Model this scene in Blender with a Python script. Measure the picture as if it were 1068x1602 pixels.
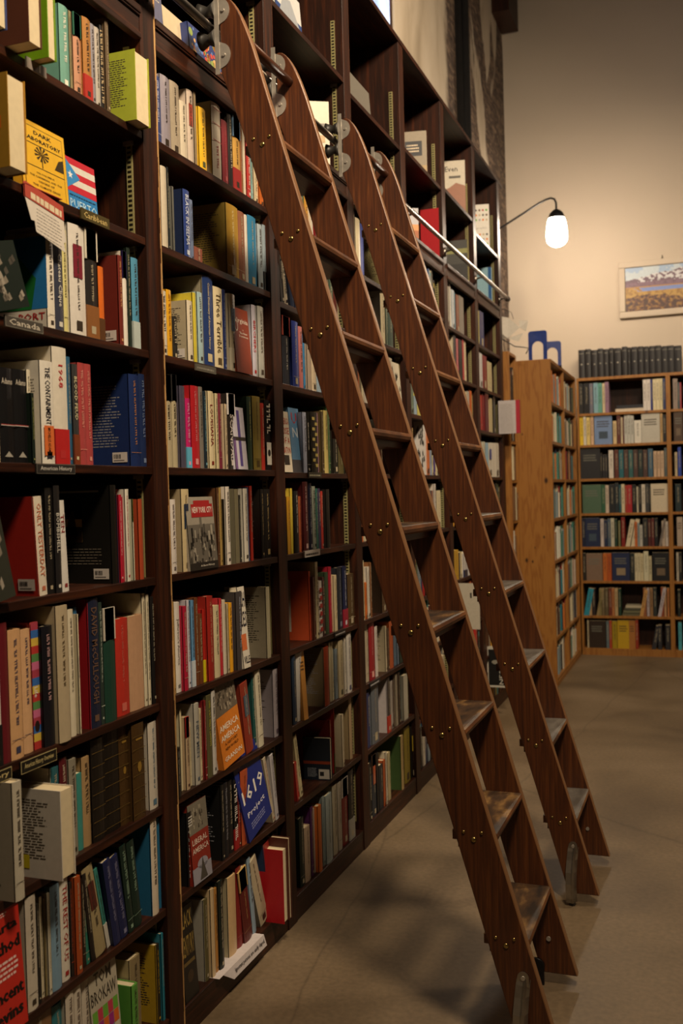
import bpy, bmesh, math, random
from mathutils import Vector, Matrix
random.seed(11)
SC = bpy.context.scene
for o in list(bpy.data.objects): bpy.data.objects.remove(o)
COL = SC.collection

# ------------------------------------------------------------------ camera
cam_d = bpy.data.cameras.new('camera'); cam_d.lens = 35.0; cam_d.sensor_width = 36.0; cam_d.sensor_fit = 'AUTO'
cam_d.clip_start = 0.05
cam_o = bpy.data.objects.new('camera', cam_d); COL.objects.link(cam_o)
R_ = Vector((0.93755548, 0.34675617, -0.02738382)); U_ = Vector((0.01921774, 0.02696736, 0.99945157)); F_ = Vector((-0.34730447, 0.93756755, -0.01861953))
M = Matrix((R_, U_, -F_)).transposed().to_4x4(); M.translation = Vector((1.38735, 0.0, 1.5))
cam_o.matrix_world = M
SC.camera = cam_o
# mild depth of field: sharp around the nearer ladder
cam_d.dof.use_dof = True; cam_d.dof.focus_distance = 3.0; cam_d.dof.aperture_fstop = 4.0

# ------------------------------------------------------------------ world, lights, exposure
W = bpy.data.worlds.new('world'); SC.world = W; W.use_nodes = True
bg = W.node_tree.nodes['Background']; bg.inputs[0].default_value = (0.75, 0.82, 1.0, 1); bg.inputs[1].default_value = 0.25
SC.view_settings.view_transform = 'Standard'; SC.view_settings.look = 'None'
SC.view_settings.exposure = 0.0; SC.view_settings.gamma = 1.0; SC.view_settings.use_curve_mapping = False

def lamp_area(name, loc, target, size, power, color, spread=180):
    d = bpy.data.lights.new(name, 'AREA'); d.energy = power; d.size = size; d.color = color; d.shape = 'DISK'; d.spread = math.radians(spread)
    o = bpy.data.objects.new(name, d); COL.objects.link(o); o.location = loc
    o.rotation_euler = (Vector(target)-Vector(loc)).to_track_quat('-Z', 'Y').to_euler(); return o
WARM = (1.0, 0.79, 0.55)
lamp_area('ceiling_lamp_near', (1.9, 1.15, 4.75), (0.1, 2.9, 2.9), 0.6, 108, WARM, 125)
lamp_area('ceiling_lamp_middle', (2.1, 4.4, 4.9), (0.1, 5.4, 3.0), 0.6, 78, WARM, 125)
lamp_area('ceiling_lamp_far', (2.6, 7.0, 4.3), (1.0, 9.3, 2.2), 0.5, 11, WARM, 100)
GLOBE_STRENGTH = 135.0

# ------------------------------------------------------------------ helpers
def lin(h):
    h = h.lstrip('#'); c = [int(h[i:i+2], 16)/255 for i in (0, 2, 4)]
    return tuple((v/12.92 if v <= 0.04045 else ((v+0.055)/1.055)**2.4) for v in c)
class MB:
    def __init__(s): s.v = []; s.f = []; s.c = []; s.sm = []
    def face(s, pts, col, smooth=False):
        n = len(s.v); s.v += [tuple(p) for p in pts]; s.f.append(tuple(range(n, n+len(pts)))); s.c.append(col); s.sm.append(smooth)
    def box(s, x0, x1, y0, y1, z0, z1, col=(.5, .5, .5), M=None, cols=None):
        P = [Vector((x, y, z)) for x in (x0, x1) for y in (y0, y1) for z in (z0, z1)]
        if M: P = [M @ p for p in P]
        n = len(s.v); s.v += [tuple(p) for p in P]
        fs = [(0, 1, 3, 2), (4, 6, 7, 5), (0, 4, 5, 1), (2, 3, 7, 6), (0, 2, 6, 4), (1, 5, 7, 3)]  # -x +x -y +y -z +z
        for i, f in enumerate(fs):
            s.f.append(tuple(n+k for k in f)); s.c.append(cols[i] if cols and cols[i] else col); s.sm.append(False)
    def tube(s, pts, r, col=(.5, .5, .5), n=12, cap=True):
        pts = [Vector(p) for p in pts]; rs = r if isinstance(r, (list, tuple)) else [r]*len(pts)
        rings = []; prev = None
        for i, p in enumerate(pts):
            d = (pts[min(i+1, len(pts)-1)]-pts[max(i-1, 0)]).normalized()
            if prev is None:
                a = Vector((0, 0, 1)) if abs(d.z) < .9 else Vector((1, 0, 0)); u = d.cross(a).normalized()
            else: u = (prev - d*prev.dot(d)).normalized()
            prev = u; w = d.cross(u)
            base = len(s.v)
            for k in range(n):
                t = 2*math.pi*k/n; s.v.append(tuple(p+(u*math.cos(t)+w*math.sin(t))*rs[i]))
            rings.append(base)
        for a, b in zip(rings, rings[1:]):
            for k in range(n):
                s.f.append((a+k, a+(k+1) % n, b+(k+1) % n, b+k)); s.c.append(col); s.sm.append(True)
        if cap:
            s.f.append(tuple(rings[0]+k for k in range(n))[::-1]); s.c.append(col); s.sm.append(False)
            s.f.append(tuple(rings[-1]+k for k in range(n))); s.c.append(col); s.sm.append(False)
    def prism(s, outline, axis, a, b, col=(.5, .5, .5), smooth=False):
        # outline: 2-D points in the plane of the two other axes, extruded along axis from a to b
        def mk(p, t):
            q = [0, 0, 0]; k = [i for i in range(3) if i != axis]; q[k[0]] = p[0]; q[k[1]] = p[1]; q[axis] = t; return tuple(q)
        n = len(outline); base = len(s.v)
        s.v += [mk(p, a) for p in outline] + [mk(p, b) for p in outline]
        s.f.append(tuple(base+i for i in range(n))); s.c.append(col); s.sm.append(False)
        s.f.append(tuple(base+n+i for i in range(n))[::-1]); s.c.append(col); s.sm.append(False)
        for i in range(n):
            j = (i+1) % n; s.f.append((base+i, base+n+i, base+n+j, base+j)); s.c.append(col); s.sm.append(smooth)
    def add(s, o, M):
        n = len(s.v); s.v += [tuple(M @ Vector(p)) for p in o.v]; s.f += [tuple(n+k for k in f) for f in o.f]; s.c += o.c; s.sm += o.sm
    def build(s, name, mat, parent=None, fix=True, bevel=0):
        me = bpy.data.meshes.new(name); me.from_pydata(s.v, [], s.f)
        a = me.color_attributes.new('Col', 'FLOAT_COLOR', 'CORNER'); buf = []
        for f, c in zip(s.f, s.c): buf += [c[0], c[1], c[2], 1.0]*len(f)
        a.data.foreach_set('color', buf)
        me.polygons.foreach_set('use_smooth', s.sm)
        me.materials.append(mat); me.update()
        if fix:
            bm = bmesh.new(); bm.from_mesh(me)
            if bevel:
                bmesh.ops.remove_doubles(bm, verts=bm.verts, dist=1e-5)
                es = [e for e in bm.edges if len(e.link_faces) == 2 and e.calc_face_angle(0) > .6]
                bmesh.ops.bevel(bm, geom=es, offset=bevel, segments=2, affect='EDGES', profile=.5)
            bmesh.ops.recalc_face_normals(bm, faces=bm.faces); bm.to_mesh(me); bm.free()
        o = bpy.data.objects.new(name, me); COL.objects.link(o)
        if parent is not None: o.parent = parent
        return o
def tag(o, label, cat, group=None):
    o['label'] = label; o['category'] = cat
    if group: o['group'] = group
    return o
def thing(name, label, cat, loc=(0, 0, 0), rz=0, group=None):
    o = bpy.data.objects.new(name, None); COL.objects.link(o); o.location = loc; o.rotation_euler = (0, 0, rz); o.empty_display_size = .1
    return tag(o, label, cat, group)
def struct(o): o['kind'] = 'structure'; return o

# ------------------------------------------------------------------ materials
def mat(name):
    m = bpy.data.materials.new(name); m.use_nodes = True; nt = m.node_tree; return m, nt, nt.nodes['Principled BSDF']
def nd(nt, t, **k):
    n = nt.nodes.new(t)
    for a, b in k.items(): setattr(n, a, b)
    return n
def ramp(nt, fac, stops):
    r = nd(nt, 'ShaderNodeValToRGB'); e = r.color_ramp.elements
    e[0].position = stops[0][0]; e[0].color = (*stops[0][1], 1); e[1].position = stops[-1][0]; e[1].color = (*stops[-1][1], 1)
    for p, c in stops[1:-1]: q = e.new(p); q.color = (*c, 1)
    nt.links.new(fac, r.inputs[0]); return r
def coords(nt, scale, kind='Object'):
    tc = nd(nt, 'ShaderNodeTexCoord'); mp = nd(nt, 'ShaderNodeMapping'); mp.inputs['Scale'].default_value = scale
    nt.links.new(tc.outputs[kind], mp.inputs[0]); return mp.outputs[0]
def bump(nt, b, h, strength, dist=.002):
    n = nd(nt, 'ShaderNodeBump'); n.inputs['Strength'].default_value = strength; n.inputs['Distance'].default_value = dist
    nt.links.new(h, n.inputs['Height']); nt.links.new(n.outputs[0], b.inputs['Normal'])
def wood(name, dark, mid, light, scale, rough=.35, coat=.0, bs=.15):
    m, nt, b = mat(name)
    v = coords(nt, scale); n1 = nd(nt, 'ShaderNodeTexNoise'); n1.inputs['Scale'].default_value = 1; n1.inputs['Detail'].default_value = 8; n1.inputs['Roughness'].default_value = .62; n1.inputs['Distortion'].default_value = .6
    nt.links.new(v, n1.inputs['Vector'])
    r = ramp(nt, n1.outputs[0], [(.25, dark), (.5, mid), (.78, light)])
    nt.links.new(r.outputs[0], b.inputs['Base Color']); b.inputs['Roughness'].default_value = rough; b.inputs['Coat Weight'].default_value = coat; b.inputs['Coat Roughness'].default_value = .25
    bump(nt, b, n1.outputs[0], bs); return m
DK = (lin('140804'), lin('2c140a'), lin('4e2611'))
wood_v = wood('dark_oak_upright', *DK, (60, 60, 3.5), .48)
wood_h = wood('dark_oak_shelf', *DK, (60, 3.5, 60), .45)
for m_ in (wood_v, wood_h): m_.node_tree.nodes['Principled BSDF'].inputs['Specular IOR Level'].default_value = .3
LD = (lin('2a1309'), lin('48240f'), lin('6a3b1a'))
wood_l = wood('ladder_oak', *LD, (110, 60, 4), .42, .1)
def paler_front(m, col):
    # front-facing sides get a paler flat colour than the broad faces
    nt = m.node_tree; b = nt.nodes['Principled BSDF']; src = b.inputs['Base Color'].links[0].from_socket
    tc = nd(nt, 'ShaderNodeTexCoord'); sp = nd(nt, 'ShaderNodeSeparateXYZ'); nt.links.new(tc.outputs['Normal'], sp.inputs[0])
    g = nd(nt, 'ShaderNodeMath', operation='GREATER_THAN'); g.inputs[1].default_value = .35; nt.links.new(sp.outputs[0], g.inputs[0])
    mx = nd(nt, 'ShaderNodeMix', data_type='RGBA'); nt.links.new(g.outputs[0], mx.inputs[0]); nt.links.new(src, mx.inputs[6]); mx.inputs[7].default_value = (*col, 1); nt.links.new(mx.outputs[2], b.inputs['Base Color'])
paler_front(wood_l, lin('7c5636'))
wood_edge = wood('worn_plywood_edge', lin('7a5530'), lin('b48a55'), lin('cfa872'), (80, 80, 12), .6)
wood_d = wood('ladder_rung_oak', *LD, (60, 4, 60), .4)
def tread_mat(name, cols, edge):
    m, nt, b = mat(name)
    v = coords(nt, (14, 5, 14)); n = nd(nt, 'ShaderNodeTexNoise'); n.inputs['Scale'].default_value = 1.6; n.inputs['Detail'].default_value = 6; nt.links.new(v, n.inputs['Vector'])
    r = ramp(nt, n.outputs[0], [(.36, cols[0]), (.52, cols[1]), (.68, cols[2])])
    e = ramp(nt, n.outputs[0], [(.3, edge[0]), (.7, edge[1])])
    g = nd(nt, 'ShaderNodeNewGeometry'); sp = nd(nt, 'ShaderNodeSeparateXYZ'); nt.links.new(g.outputs['Normal'], sp.inputs[0])
    mr = nd(nt, 'ShaderNodeMath', operation='GREATER_THAN'); mr.inputs[1].default_value = .8; nt.links.new(sp.outputs[2], mr.inputs[0])
    mx = nd(nt, 'ShaderNodeMix', data_type='RGBA'); nt.links.new(mr.outputs[0], mx.inputs[0]); nt.links.new(e.outputs[0], mx.inputs[6]); nt.links.new(r.outputs[0], mx.inputs[7])
    nt.links.new(mx.outputs[2], b.inputs['Base Color']); b.inputs['Roughness'].default_value = .5; bump(nt, b, n.outputs[0], .2); return m
tread_worn = tread_mat('worn_tread', (lin('2a2019'), lin('4a3522'), lin('8a683c')), (lin('3c1f10'), lin('7a4a26')))
tread_grey = tread_mat('grey_padded_tread', (lin('4a443e'), lin('5a544d'), lin('6a645c')), (lin('3c1f10'), lin('8a5a30')))
def pine(name):
    m, nt, b = mat(name)
    v = coords(nt, (1, 1, 1)); d = nd(nt, 'ShaderNodeTexNoise'); d.inputs['Scale'].default_value = 2.2; d.inputs['Detail'].default_value = 3
    mp = nd(nt, 'ShaderNodeMapping'); mp.inputs['Scale'].default_value = (9, 9, .9); nt.links.new(v, mp.inputs[0]); nt.links.new(mp.outputs[0], d.inputs['Vector'])
    wv = nd(nt, 'ShaderNodeMath', operation='MULTIPLY'); wv.inputs[1].default_value = 34; nt.links.new(d.outputs[0], wv.inputs[0])
    sn = nd(nt, 'ShaderNodeMath', operation='SINE'); nt.links.new(wv.outputs[0], sn.inputs[0])
    r = ramp(nt, sn.outputs[0], [(0, lin('96662e')), (1, lin('875623'))])
    mp2 = nd(nt, 'ShaderNodeMapping'); mp2.inputs['Scale'].default_value = (7, 7, 2.6); nt.links.new(v, mp2.inputs[0])
    vo = nd(nt, 'ShaderNodeTexVoronoi'); vo.inputs['Scale'].default_value = 1.0; nt.links.new(mp2.outputs[0], vo.inputs['Vector'])
    k = ramp(nt, vo.outputs['Distance'], [(.05, (1, 1, 1)), (.13, (0, 0, 0))])
    mx = nd(nt, 'ShaderNodeMix', data_type='RGBA'); nt.links.new(k.outputs[0], mx.inputs[0]); nt.links.new(r.outputs[0], mx.inputs[6]); mx.inputs[7].default_value = (*lin('50290e'), 1)
    nt.links.new(mx.outputs[2], b.inputs['Base Color']); b.inputs['Roughness'].default_value = .42; return m
pine_m = pine('knotty_pine')
def knots(m, pts):
    nt = m.node_tree; b = nt.nodes['Principled BSDF']; src = b.inputs['Base Color'].links[0].from_socket
    tc = nd(nt, 'ShaderNodeTexCoord')
    for x, z, r in pts:
        mp = nd(nt, 'ShaderNodeMapping'); mp.inputs['Scale'].default_value = (1, 0, .62); mp.inputs['Location'].default_value = (-x, 0, -z*.62); nt.links.new(tc.outputs['Object'], mp.inputs[0])
        ln = nd(nt, 'ShaderNodeVectorMath', operation='LENGTH'); nt.links.new(mp.outputs[0], ln.inputs[0])
        k = ramp(nt, ln.outputs['Value'], [(r*.5, (1, 1, 1)), (r*1.3, (0, 0, 0))])
        mx = nd(nt, 'ShaderNodeMix', data_type='RGBA'); nt.links.new(k.outputs[0], mx.inputs[0]); nt.links.new(src, mx.inputs[6]); mx.inputs[7].default_value = (*lin('2e1708'), 1); src = mx.outputs[2]
    nt.links.new(src, b.inputs['Base Color'])
pine_k = pine('knotty_pine_panel'); knots(pine_k, [(.215, 1.555, .014), (.055, .955, .011), (.10, .945, .007), (.19, 1.13, .007), (.045, 1.91, .005), (.12, 1.05, .004)])
def simple(name, col, rough=.5, metal=0., coat=0., ns=0, nv=.15):
    m, nt, b = mat(name); b.inputs['Roughness'].default_value = rough; b.inputs['Metallic'].default_value = metal; b.inputs['Coat Weight'].default_value = coat
    n = nd(nt, 'ShaderNodeTexNoise'); n.inputs['Scale'].default_value = ns or 20; n.inputs['Detail'].default_value = 4; nt.links.new(coords(nt, (1, 1, 1)), n.inputs['Vector'])
    a = tuple(c*(1-nv) for c in col); c2 = tuple(min(1, c*(1+nv)) for c in col)
    r = ramp(nt, n.outputs[0], [(.3, a), (.7, c2)]); nt.links.new(r.outputs[0], b.inputs['Base Color']); return m
steel = simple('galvanised_steel', lin('b8b2a8'), .38, .7, ns=30)
steel_dk = simple('dark_steel_rail', lin('807a74'), .3, 1., ns=12)
iron = simple('black_iron', lin('201f20'), .4, .6)
brass = simple('brass_screw', lin('b09a60'), .3, 1.)
rubber = simple('rubber_roller', lin('2a2826'), .45)
blue_m = simple('blue_enamel_steel', lin('1c3680'), .35, 0, .3)
def printed(name, rough, coat=0.):
    m, nt, b = mat(name); a = nd(nt, 'ShaderNodeVertexColor'); a.layer_name = 'Col'
    n = nd(nt, 'ShaderNodeTexNoise'); n.inputs['Scale'].default_value = 60; n.inputs['Detail'].default_value = 3; nt.links.new(coords(nt, (1, 1, 1)), n.inputs['Vector'])
    mr = nd(nt, 'ShaderNodeMapRange'); mr.inputs[3].default_value = .86; mr.inputs[4].default_value = 1.08; nt.links.new(n.outputs[0], mr.inputs[0])
    mx = nd(nt, 'ShaderNodeVectorMath', operation='SCALE'); nt.links.new(a.outputs[0], mx.inputs[0]); nt.links.new(mr.outputs[0], mx.inputs['Scale'])
    nt.links.new(mx.outputs[0], b.inputs['Base Color']); b.inputs['Roughness'].default_value = rough; b.inputs['Coat Weight'].default_value = coat; b.inputs['Coat Roughness'].default_value = .15; return m
cover_m = printed('printed_cover', .42)
gloss_m = printed('glossy_jacket', .3, .8)
paper_m = printed('page_paper', .85)
def layered(name):
    # old plaster, bare brown brick and whitewashed patches, in world metres
    m, nt, b = mat(name); v = coords(nt, (1, 1, 1))
    def noise(scale, mp_s, detail=6, dist=.5):
        mp = nd(nt, 'ShaderNodeMapping'); mp.inputs['Scale'].default_value = mp_s; nt.links.new(v, mp.inputs[0])
        n = nd(nt, 'ShaderNodeTexNoise'); n.inputs['Scale'].default_value = scale; n.inputs['Detail'].default_value = detail; n.inputs['Distortion'].default_value = dist; nt.links.new(mp.outputs[0], n.inputs['Vector']); return n.outputs[0]
    pl = ramp(nt, noise(2.5, (1, 1, .6)), [(.3, lin('9c8e7a')), (.5, lin('b6a894')), (.75, lin('c6baa8'))])
    br = ramp(nt, noise(14, (1, .5, 1.6), 8, 1.2), [(.3, lin('2c221c')), (.5, lin('54443a')), (.72, lin('8a7460'))])
    wp = ramp(nt, noise(1.3, (1, 1.1, .45), 5, .8), [(.51, (0, 0, 0)), (.54, (1, 1, 1))])
    sp = nd(nt, 'ShaderNodeSeparateXYZ'); nt.links.new(v, sp.inputs[0])
    wob = nd(nt, 'ShaderNodeMath', operation='MULTIPLY_ADD'); nt.links.new(noise(5, (1, 1, 1)), wob.inputs[0]); wob.inputs[1].default_value = .22; nt.links.new(sp.outputs[1], wob.inputs[2])
    st = ramp(nt, wob.outputs[0], [(0, (0, 0, 0)), (1, (1, 1, 1))]); st.color_ramp.interpolation = 'LINEAR'
    mr = nd(nt, 'ShaderNodeMapRange'); mr.inputs[1].default_value = 7.18; mr.inputs[2].default_value = 7.28; nt.links.new(wob.outputs[0], mr.inputs[0])
    m2 = nd(nt, 'ShaderNodeMapRange'); m2.inputs[1].default_value = 8.0; m2.inputs[2].default_value = 8.15; nt.links.new(wob.outputs[0], m2.inputs[0])
    mul = nd(nt, 'ShaderNodeMath', operation='MULTIPLY'); nt.links.new(m2.outputs[0], mul.inputs[0]); nt.links.new(wp.outputs[0], mul.inputs[1])
    a = nd(nt, 'ShaderNodeMix', data_type='RGBA'); nt.links.new(mr.outputs[0], a.inputs[0]); nt.links.new(pl.outputs[0], a.inputs[6]); nt.links.new(br.outputs[0], a.inputs[7])
    c = nd(nt, 'ShaderNodeMix', data_type='RGBA'); nt.links.new(mul.outputs[0], c.inputs[0]); nt.links.new(a.outputs[2], c.inputs[6]); nt.links.new(pl.outputs[0], c.inputs[7])
    nt.links.new(c.outputs[2], b.inputs['Base Color']); b.inputs['Roughness'].default_value = .85; bump(nt, b, noise(9, (1, 1, 1)), .5, .01); return m
old_wall_m = layered('old_plaster_and_brick')
def plaster(name, col):
    m, nt, b = mat(name); n = nd(nt, 'ShaderNodeTexNoise'); n.inputs['Scale'].default_value = 1.2; n.inputs['Detail'].default_value = 4; nt.links.new(coords(nt, (1, 1, 1)), n.inputs['Vector'])
    r = ramp(nt, n.outputs[0], [(.3, tuple(c*.94 for c in col)), (.7, col)]); nt.links.new(r.outputs[0], b.inputs['Base Color']); b.inputs['Roughness'].default_value = .8
    n2 = nd(nt, 'ShaderNodeTexNoise'); n2.inputs['Scale'].default_value = 90; nt.links.new(coords(nt, (1, 1, 1)), n2.inputs['Vector']); bump(nt, b, n2.outputs[0], .1); return m
cream_m = plaster('cream_wall_paint', lin('c4b6a4'))
dark_wall_m = plaster('unseen_dark_wall', lin('5a4634'))  # for the unseen walls, toned dark to cut bounced light
ceil_m = plaster('dark_ceiling_paint', lin('4a4038'))
def concrete(name):
    m, nt, b = mat(name); v = coords(nt, (1, 1, 1))
    n1 = nd(nt, 'ShaderNodeTexNoise'); n1.inputs['Scale'].default_value = 1.6; n1.inputs['Detail'].default_value = 7; n1.inputs['Distortion'].default_value = .4; nt.links.new(v, n1.inputs['Vector'])
    r = ramp(nt, n1.outputs[0], [(.3, lin('5c4d3a')), (.5, lin('705f48')), (.7, lin('806e57'))])
    n2 = nd(nt, 'ShaderNodeTexNoise'); n2.inputs['Scale'].default_value = 55; n2.inputs['Detail'].default_value = 4; nt.links.new(v, n2.inputs['Vector'])
    r2 = ramp(nt, n2.outputs[0], [(.3, (.82, .82, .82)), (.7, (1.1, 1.1, 1.1))])
    mp = nd(nt, 'ShaderNodeMapping'); mp.inputs['Scale'].default_value = (.6, .22, 1); mp.inputs['Rotation'].default_value = (0, 0, .3); nt.links.new(v, mp.inputs[0])
    vo = nd(nt, 'ShaderNodeTexVoronoi', feature='DISTANCE_TO_EDGE'); vo.inputs['Scale'].default_value = 1.6; vo.inputs['Randomness'].default_value = 1
    dn = nd(nt, 'ShaderNodeMix', data_type='RGBA'); dn.inputs[0].default_value = .06; nt.links.new(mp.outputs[0], dn.inputs[6]); nt.links.new(n1.outputs[1], dn.inputs[7]); nt.links.new(dn.outputs[2], vo.inputs['Vector'])
    ck = ramp(nt, vo.outputs[0], [(.0, (.72, .72, .72)), (.006, (1, 1, 1))])
    x = nd(nt, 'ShaderNodeMix', data_type='RGBA', blend_type='MULTIPLY'); x.inputs[0].default_value = 1; nt.links.new(r.outputs[0], x.inputs[6]); nt.links.new(r2.outputs[0], x.inputs[7])
    y = nd(nt, 'ShaderNodeMix', data_type='RGBA', blend_type='MULTIPLY'); y.inputs[0].default_value = 1; nt.links.new(x.outputs[2], y.inputs[6]); nt.links.new(ck.outputs[0], y.inputs[7])
    nt.links.new(y.outputs[2], b.inputs['Base Color'])
    rr = nd(nt, 'ShaderNodeMapRange'); rr.inputs[3].default_value = .38; rr.inputs[4].default_value = .6; nt.links.new(n1.outputs[0], rr.inputs[0]); nt.links.new(rr.outputs[0], b.inputs['Roughness'])
    bump(nt, b, n2.outputs[0], .08); return m
floor_m = concrete('worn_concrete')
def emit(name, col, s):
    m = bpy.data.materials.new(name); m.use_nodes = True; nt = m.node_tree; nt.nodes.remove(nt.nodes['Principled BSDF'])
    e = nd(nt, 'ShaderNodeEmission'); e.inputs[0].default_value = (*col, 1); e.inputs[1].default_value = s; nt.links.new(e.outputs[0], nt.nodes['Material Output'].inputs[0]); return m, nt, e
globe_m, _, _ = emit('lit_globe', (1.0, .83, .64), GLOBE_STRENGTH)
glass_m, gnt, ge = emit('daylight_pane', (.72, .80, 1.0), 1.6)
gn = nd(gnt, 'ShaderNodeTexNoise'); gn.inputs['Scale'].default_value = 2.5; gn.inputs['Detail'].default_value = 5; gnt.links.new(coords(gnt, (1, 1, 1)), gn.inputs['Vector'])
gr = ramp(gnt, gn.outputs[0], [(.35, (.42, .52, .95)), (.6, (.9, .93, 1.0))]); gnt.links.new(gr.outputs[0], ge.inputs[0])

# ------------------------------------------------------------------ text as mesh
_tc = {}
def text_mesh(s, off=.012):
    if s in _tc: return _tc[s]
    cu = bpy.data.curves.new('t', 'FONT'); cu.body = s; cu.size = 1; cu.align_x = 'CENTER'; cu.align_y = 'CENTER'; cu.resolution_u = 1; cu.offset = off
    o = bpy.data.objects.new('t', cu); COL.objects.link(o)
    bpy.context.view_layer.update()
    me = o.evaluated_get(bpy.context.evaluated_depsgraph_get()).to_mesh()
    vs = [tuple(v.co) for v in me.vertices]; fs = [tuple(p.vertices) for p in me.polygons]
    o.evaluated_get(bpy.context.evaluated_depsgraph_get()).to_mesh_clear()
    bpy.data.objects.remove(o); bpy.data.curves.remove(cu)
    xs = [v[0] for v in vs]; ys = [v[1] for v in vs]
    r = (vs, fs, min(xs), max(xs), min(ys), max(ys)); _tc[s] = r; return r
class Pen:
    """draws flat shapes on a face: origin O, u to the right, v up, n outwards"""
    def __init__(s, mb, O, U, V, N): s.mb = mb; s.O = Vector(O); s.U = Vector(U); s.V = Vector(V); s.N = Vector(N); s.k = .0003
    def pt(s, u, v): return s.O+s.U*u+s.V*v+s.N*s.k
    def poly(s, pts, col): s.mb.face([s.pt(*p) for p in pts], col if not isinstance(col, str) else lin(col))
    def up(s): s.k += .0003
    def rect(s, u0, v0, u1, v1, col): s.poly([(u0, v0), (u1, v0), (u1, v1), (u0, v1)], col)
    def disc(s, u, v, r, col, n=14, sy=1): s.poly([(u+r*math.cos(2*math.pi*i/n), v+sy*r*math.sin(2*math.pi*i/n)) for i in range(n)], col)
    def text(s, t, u, v, h, col, width=None, rot=0, bold=0):
        vs, fs, x0, x1, y0, y1 = text_mesh(t); sc = h/(y1-y0); sx = sc if width is None else width/(x1-x0)
        if isinstance(col, str): col = lin(col)
        cx = (x0+x1)/2; cy = (y0+y1)/2; c_, s_ = math.cos(rot), math.sin(rot)
        for db in ([0] if not bold else [-bold, 0, bold]):
            b = len(s.mb.v)
            for x, y, z in vs:
                a = (x-cx)*sx+db; e = (y-cy)*sc
                s.mb.v.append(tuple(s.pt(u+a*c_-e*s_, v+a*s_+e*c_)))
            for f in fs: s.mb.f.append(tuple(b+k for k in f)); s.mb.c.append(col); s.mb.sm.append(False)
            s.k += .00005
    def lines(s, u0, v0, u1, v1, n, col, fill=.5, rag=.15):
        if isinstance(col, str): col = lin(col)
        st = (v1-v0)/n
        for i in range(n):
            u = u0; end = u1-(u1-u0)*random.random()*rag
            while u < end:
                w = random.uniform(.05, .16)*(u1-u0); s.rect(u, v0+i*st, min(u+w, end), v0+i*st+st*fill, col); u += w+.015*(u1-u0)+.001
    def glyphs(s, u, v0, v1, h, col, words=3):
        # small letter-like strokes running down a spine
        if isinstance(col, str): col = lin(col)
        v = v1; 
        while v > v0:
            for _ in range(random.randint(3, 8)):
                if v-h*.6 < v0: v = v0; break
                w = h*random.uniform(.4, .62); k = random.random()
                if k < .3: s.rect(u-h/2, v-w, u+h/2, v-w*.66, col); s.rect(u-h/2, v-w*.3, u+h/2, v, col)
                elif k < .6: s.rect(u-h/2, v-w*.3, u+h/2, v, col); s.rect(u-h/2, v-w, u-h/2+h*.28, v-w*.3, col)
                else: s.rect(u-h/2, v-w, u+h/2, v-w*.6, col); s.rect(u+h*.2, v-w*.6, u+h/2, v, col)
                v -= w+h*.16
            v -= h*.55

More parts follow.
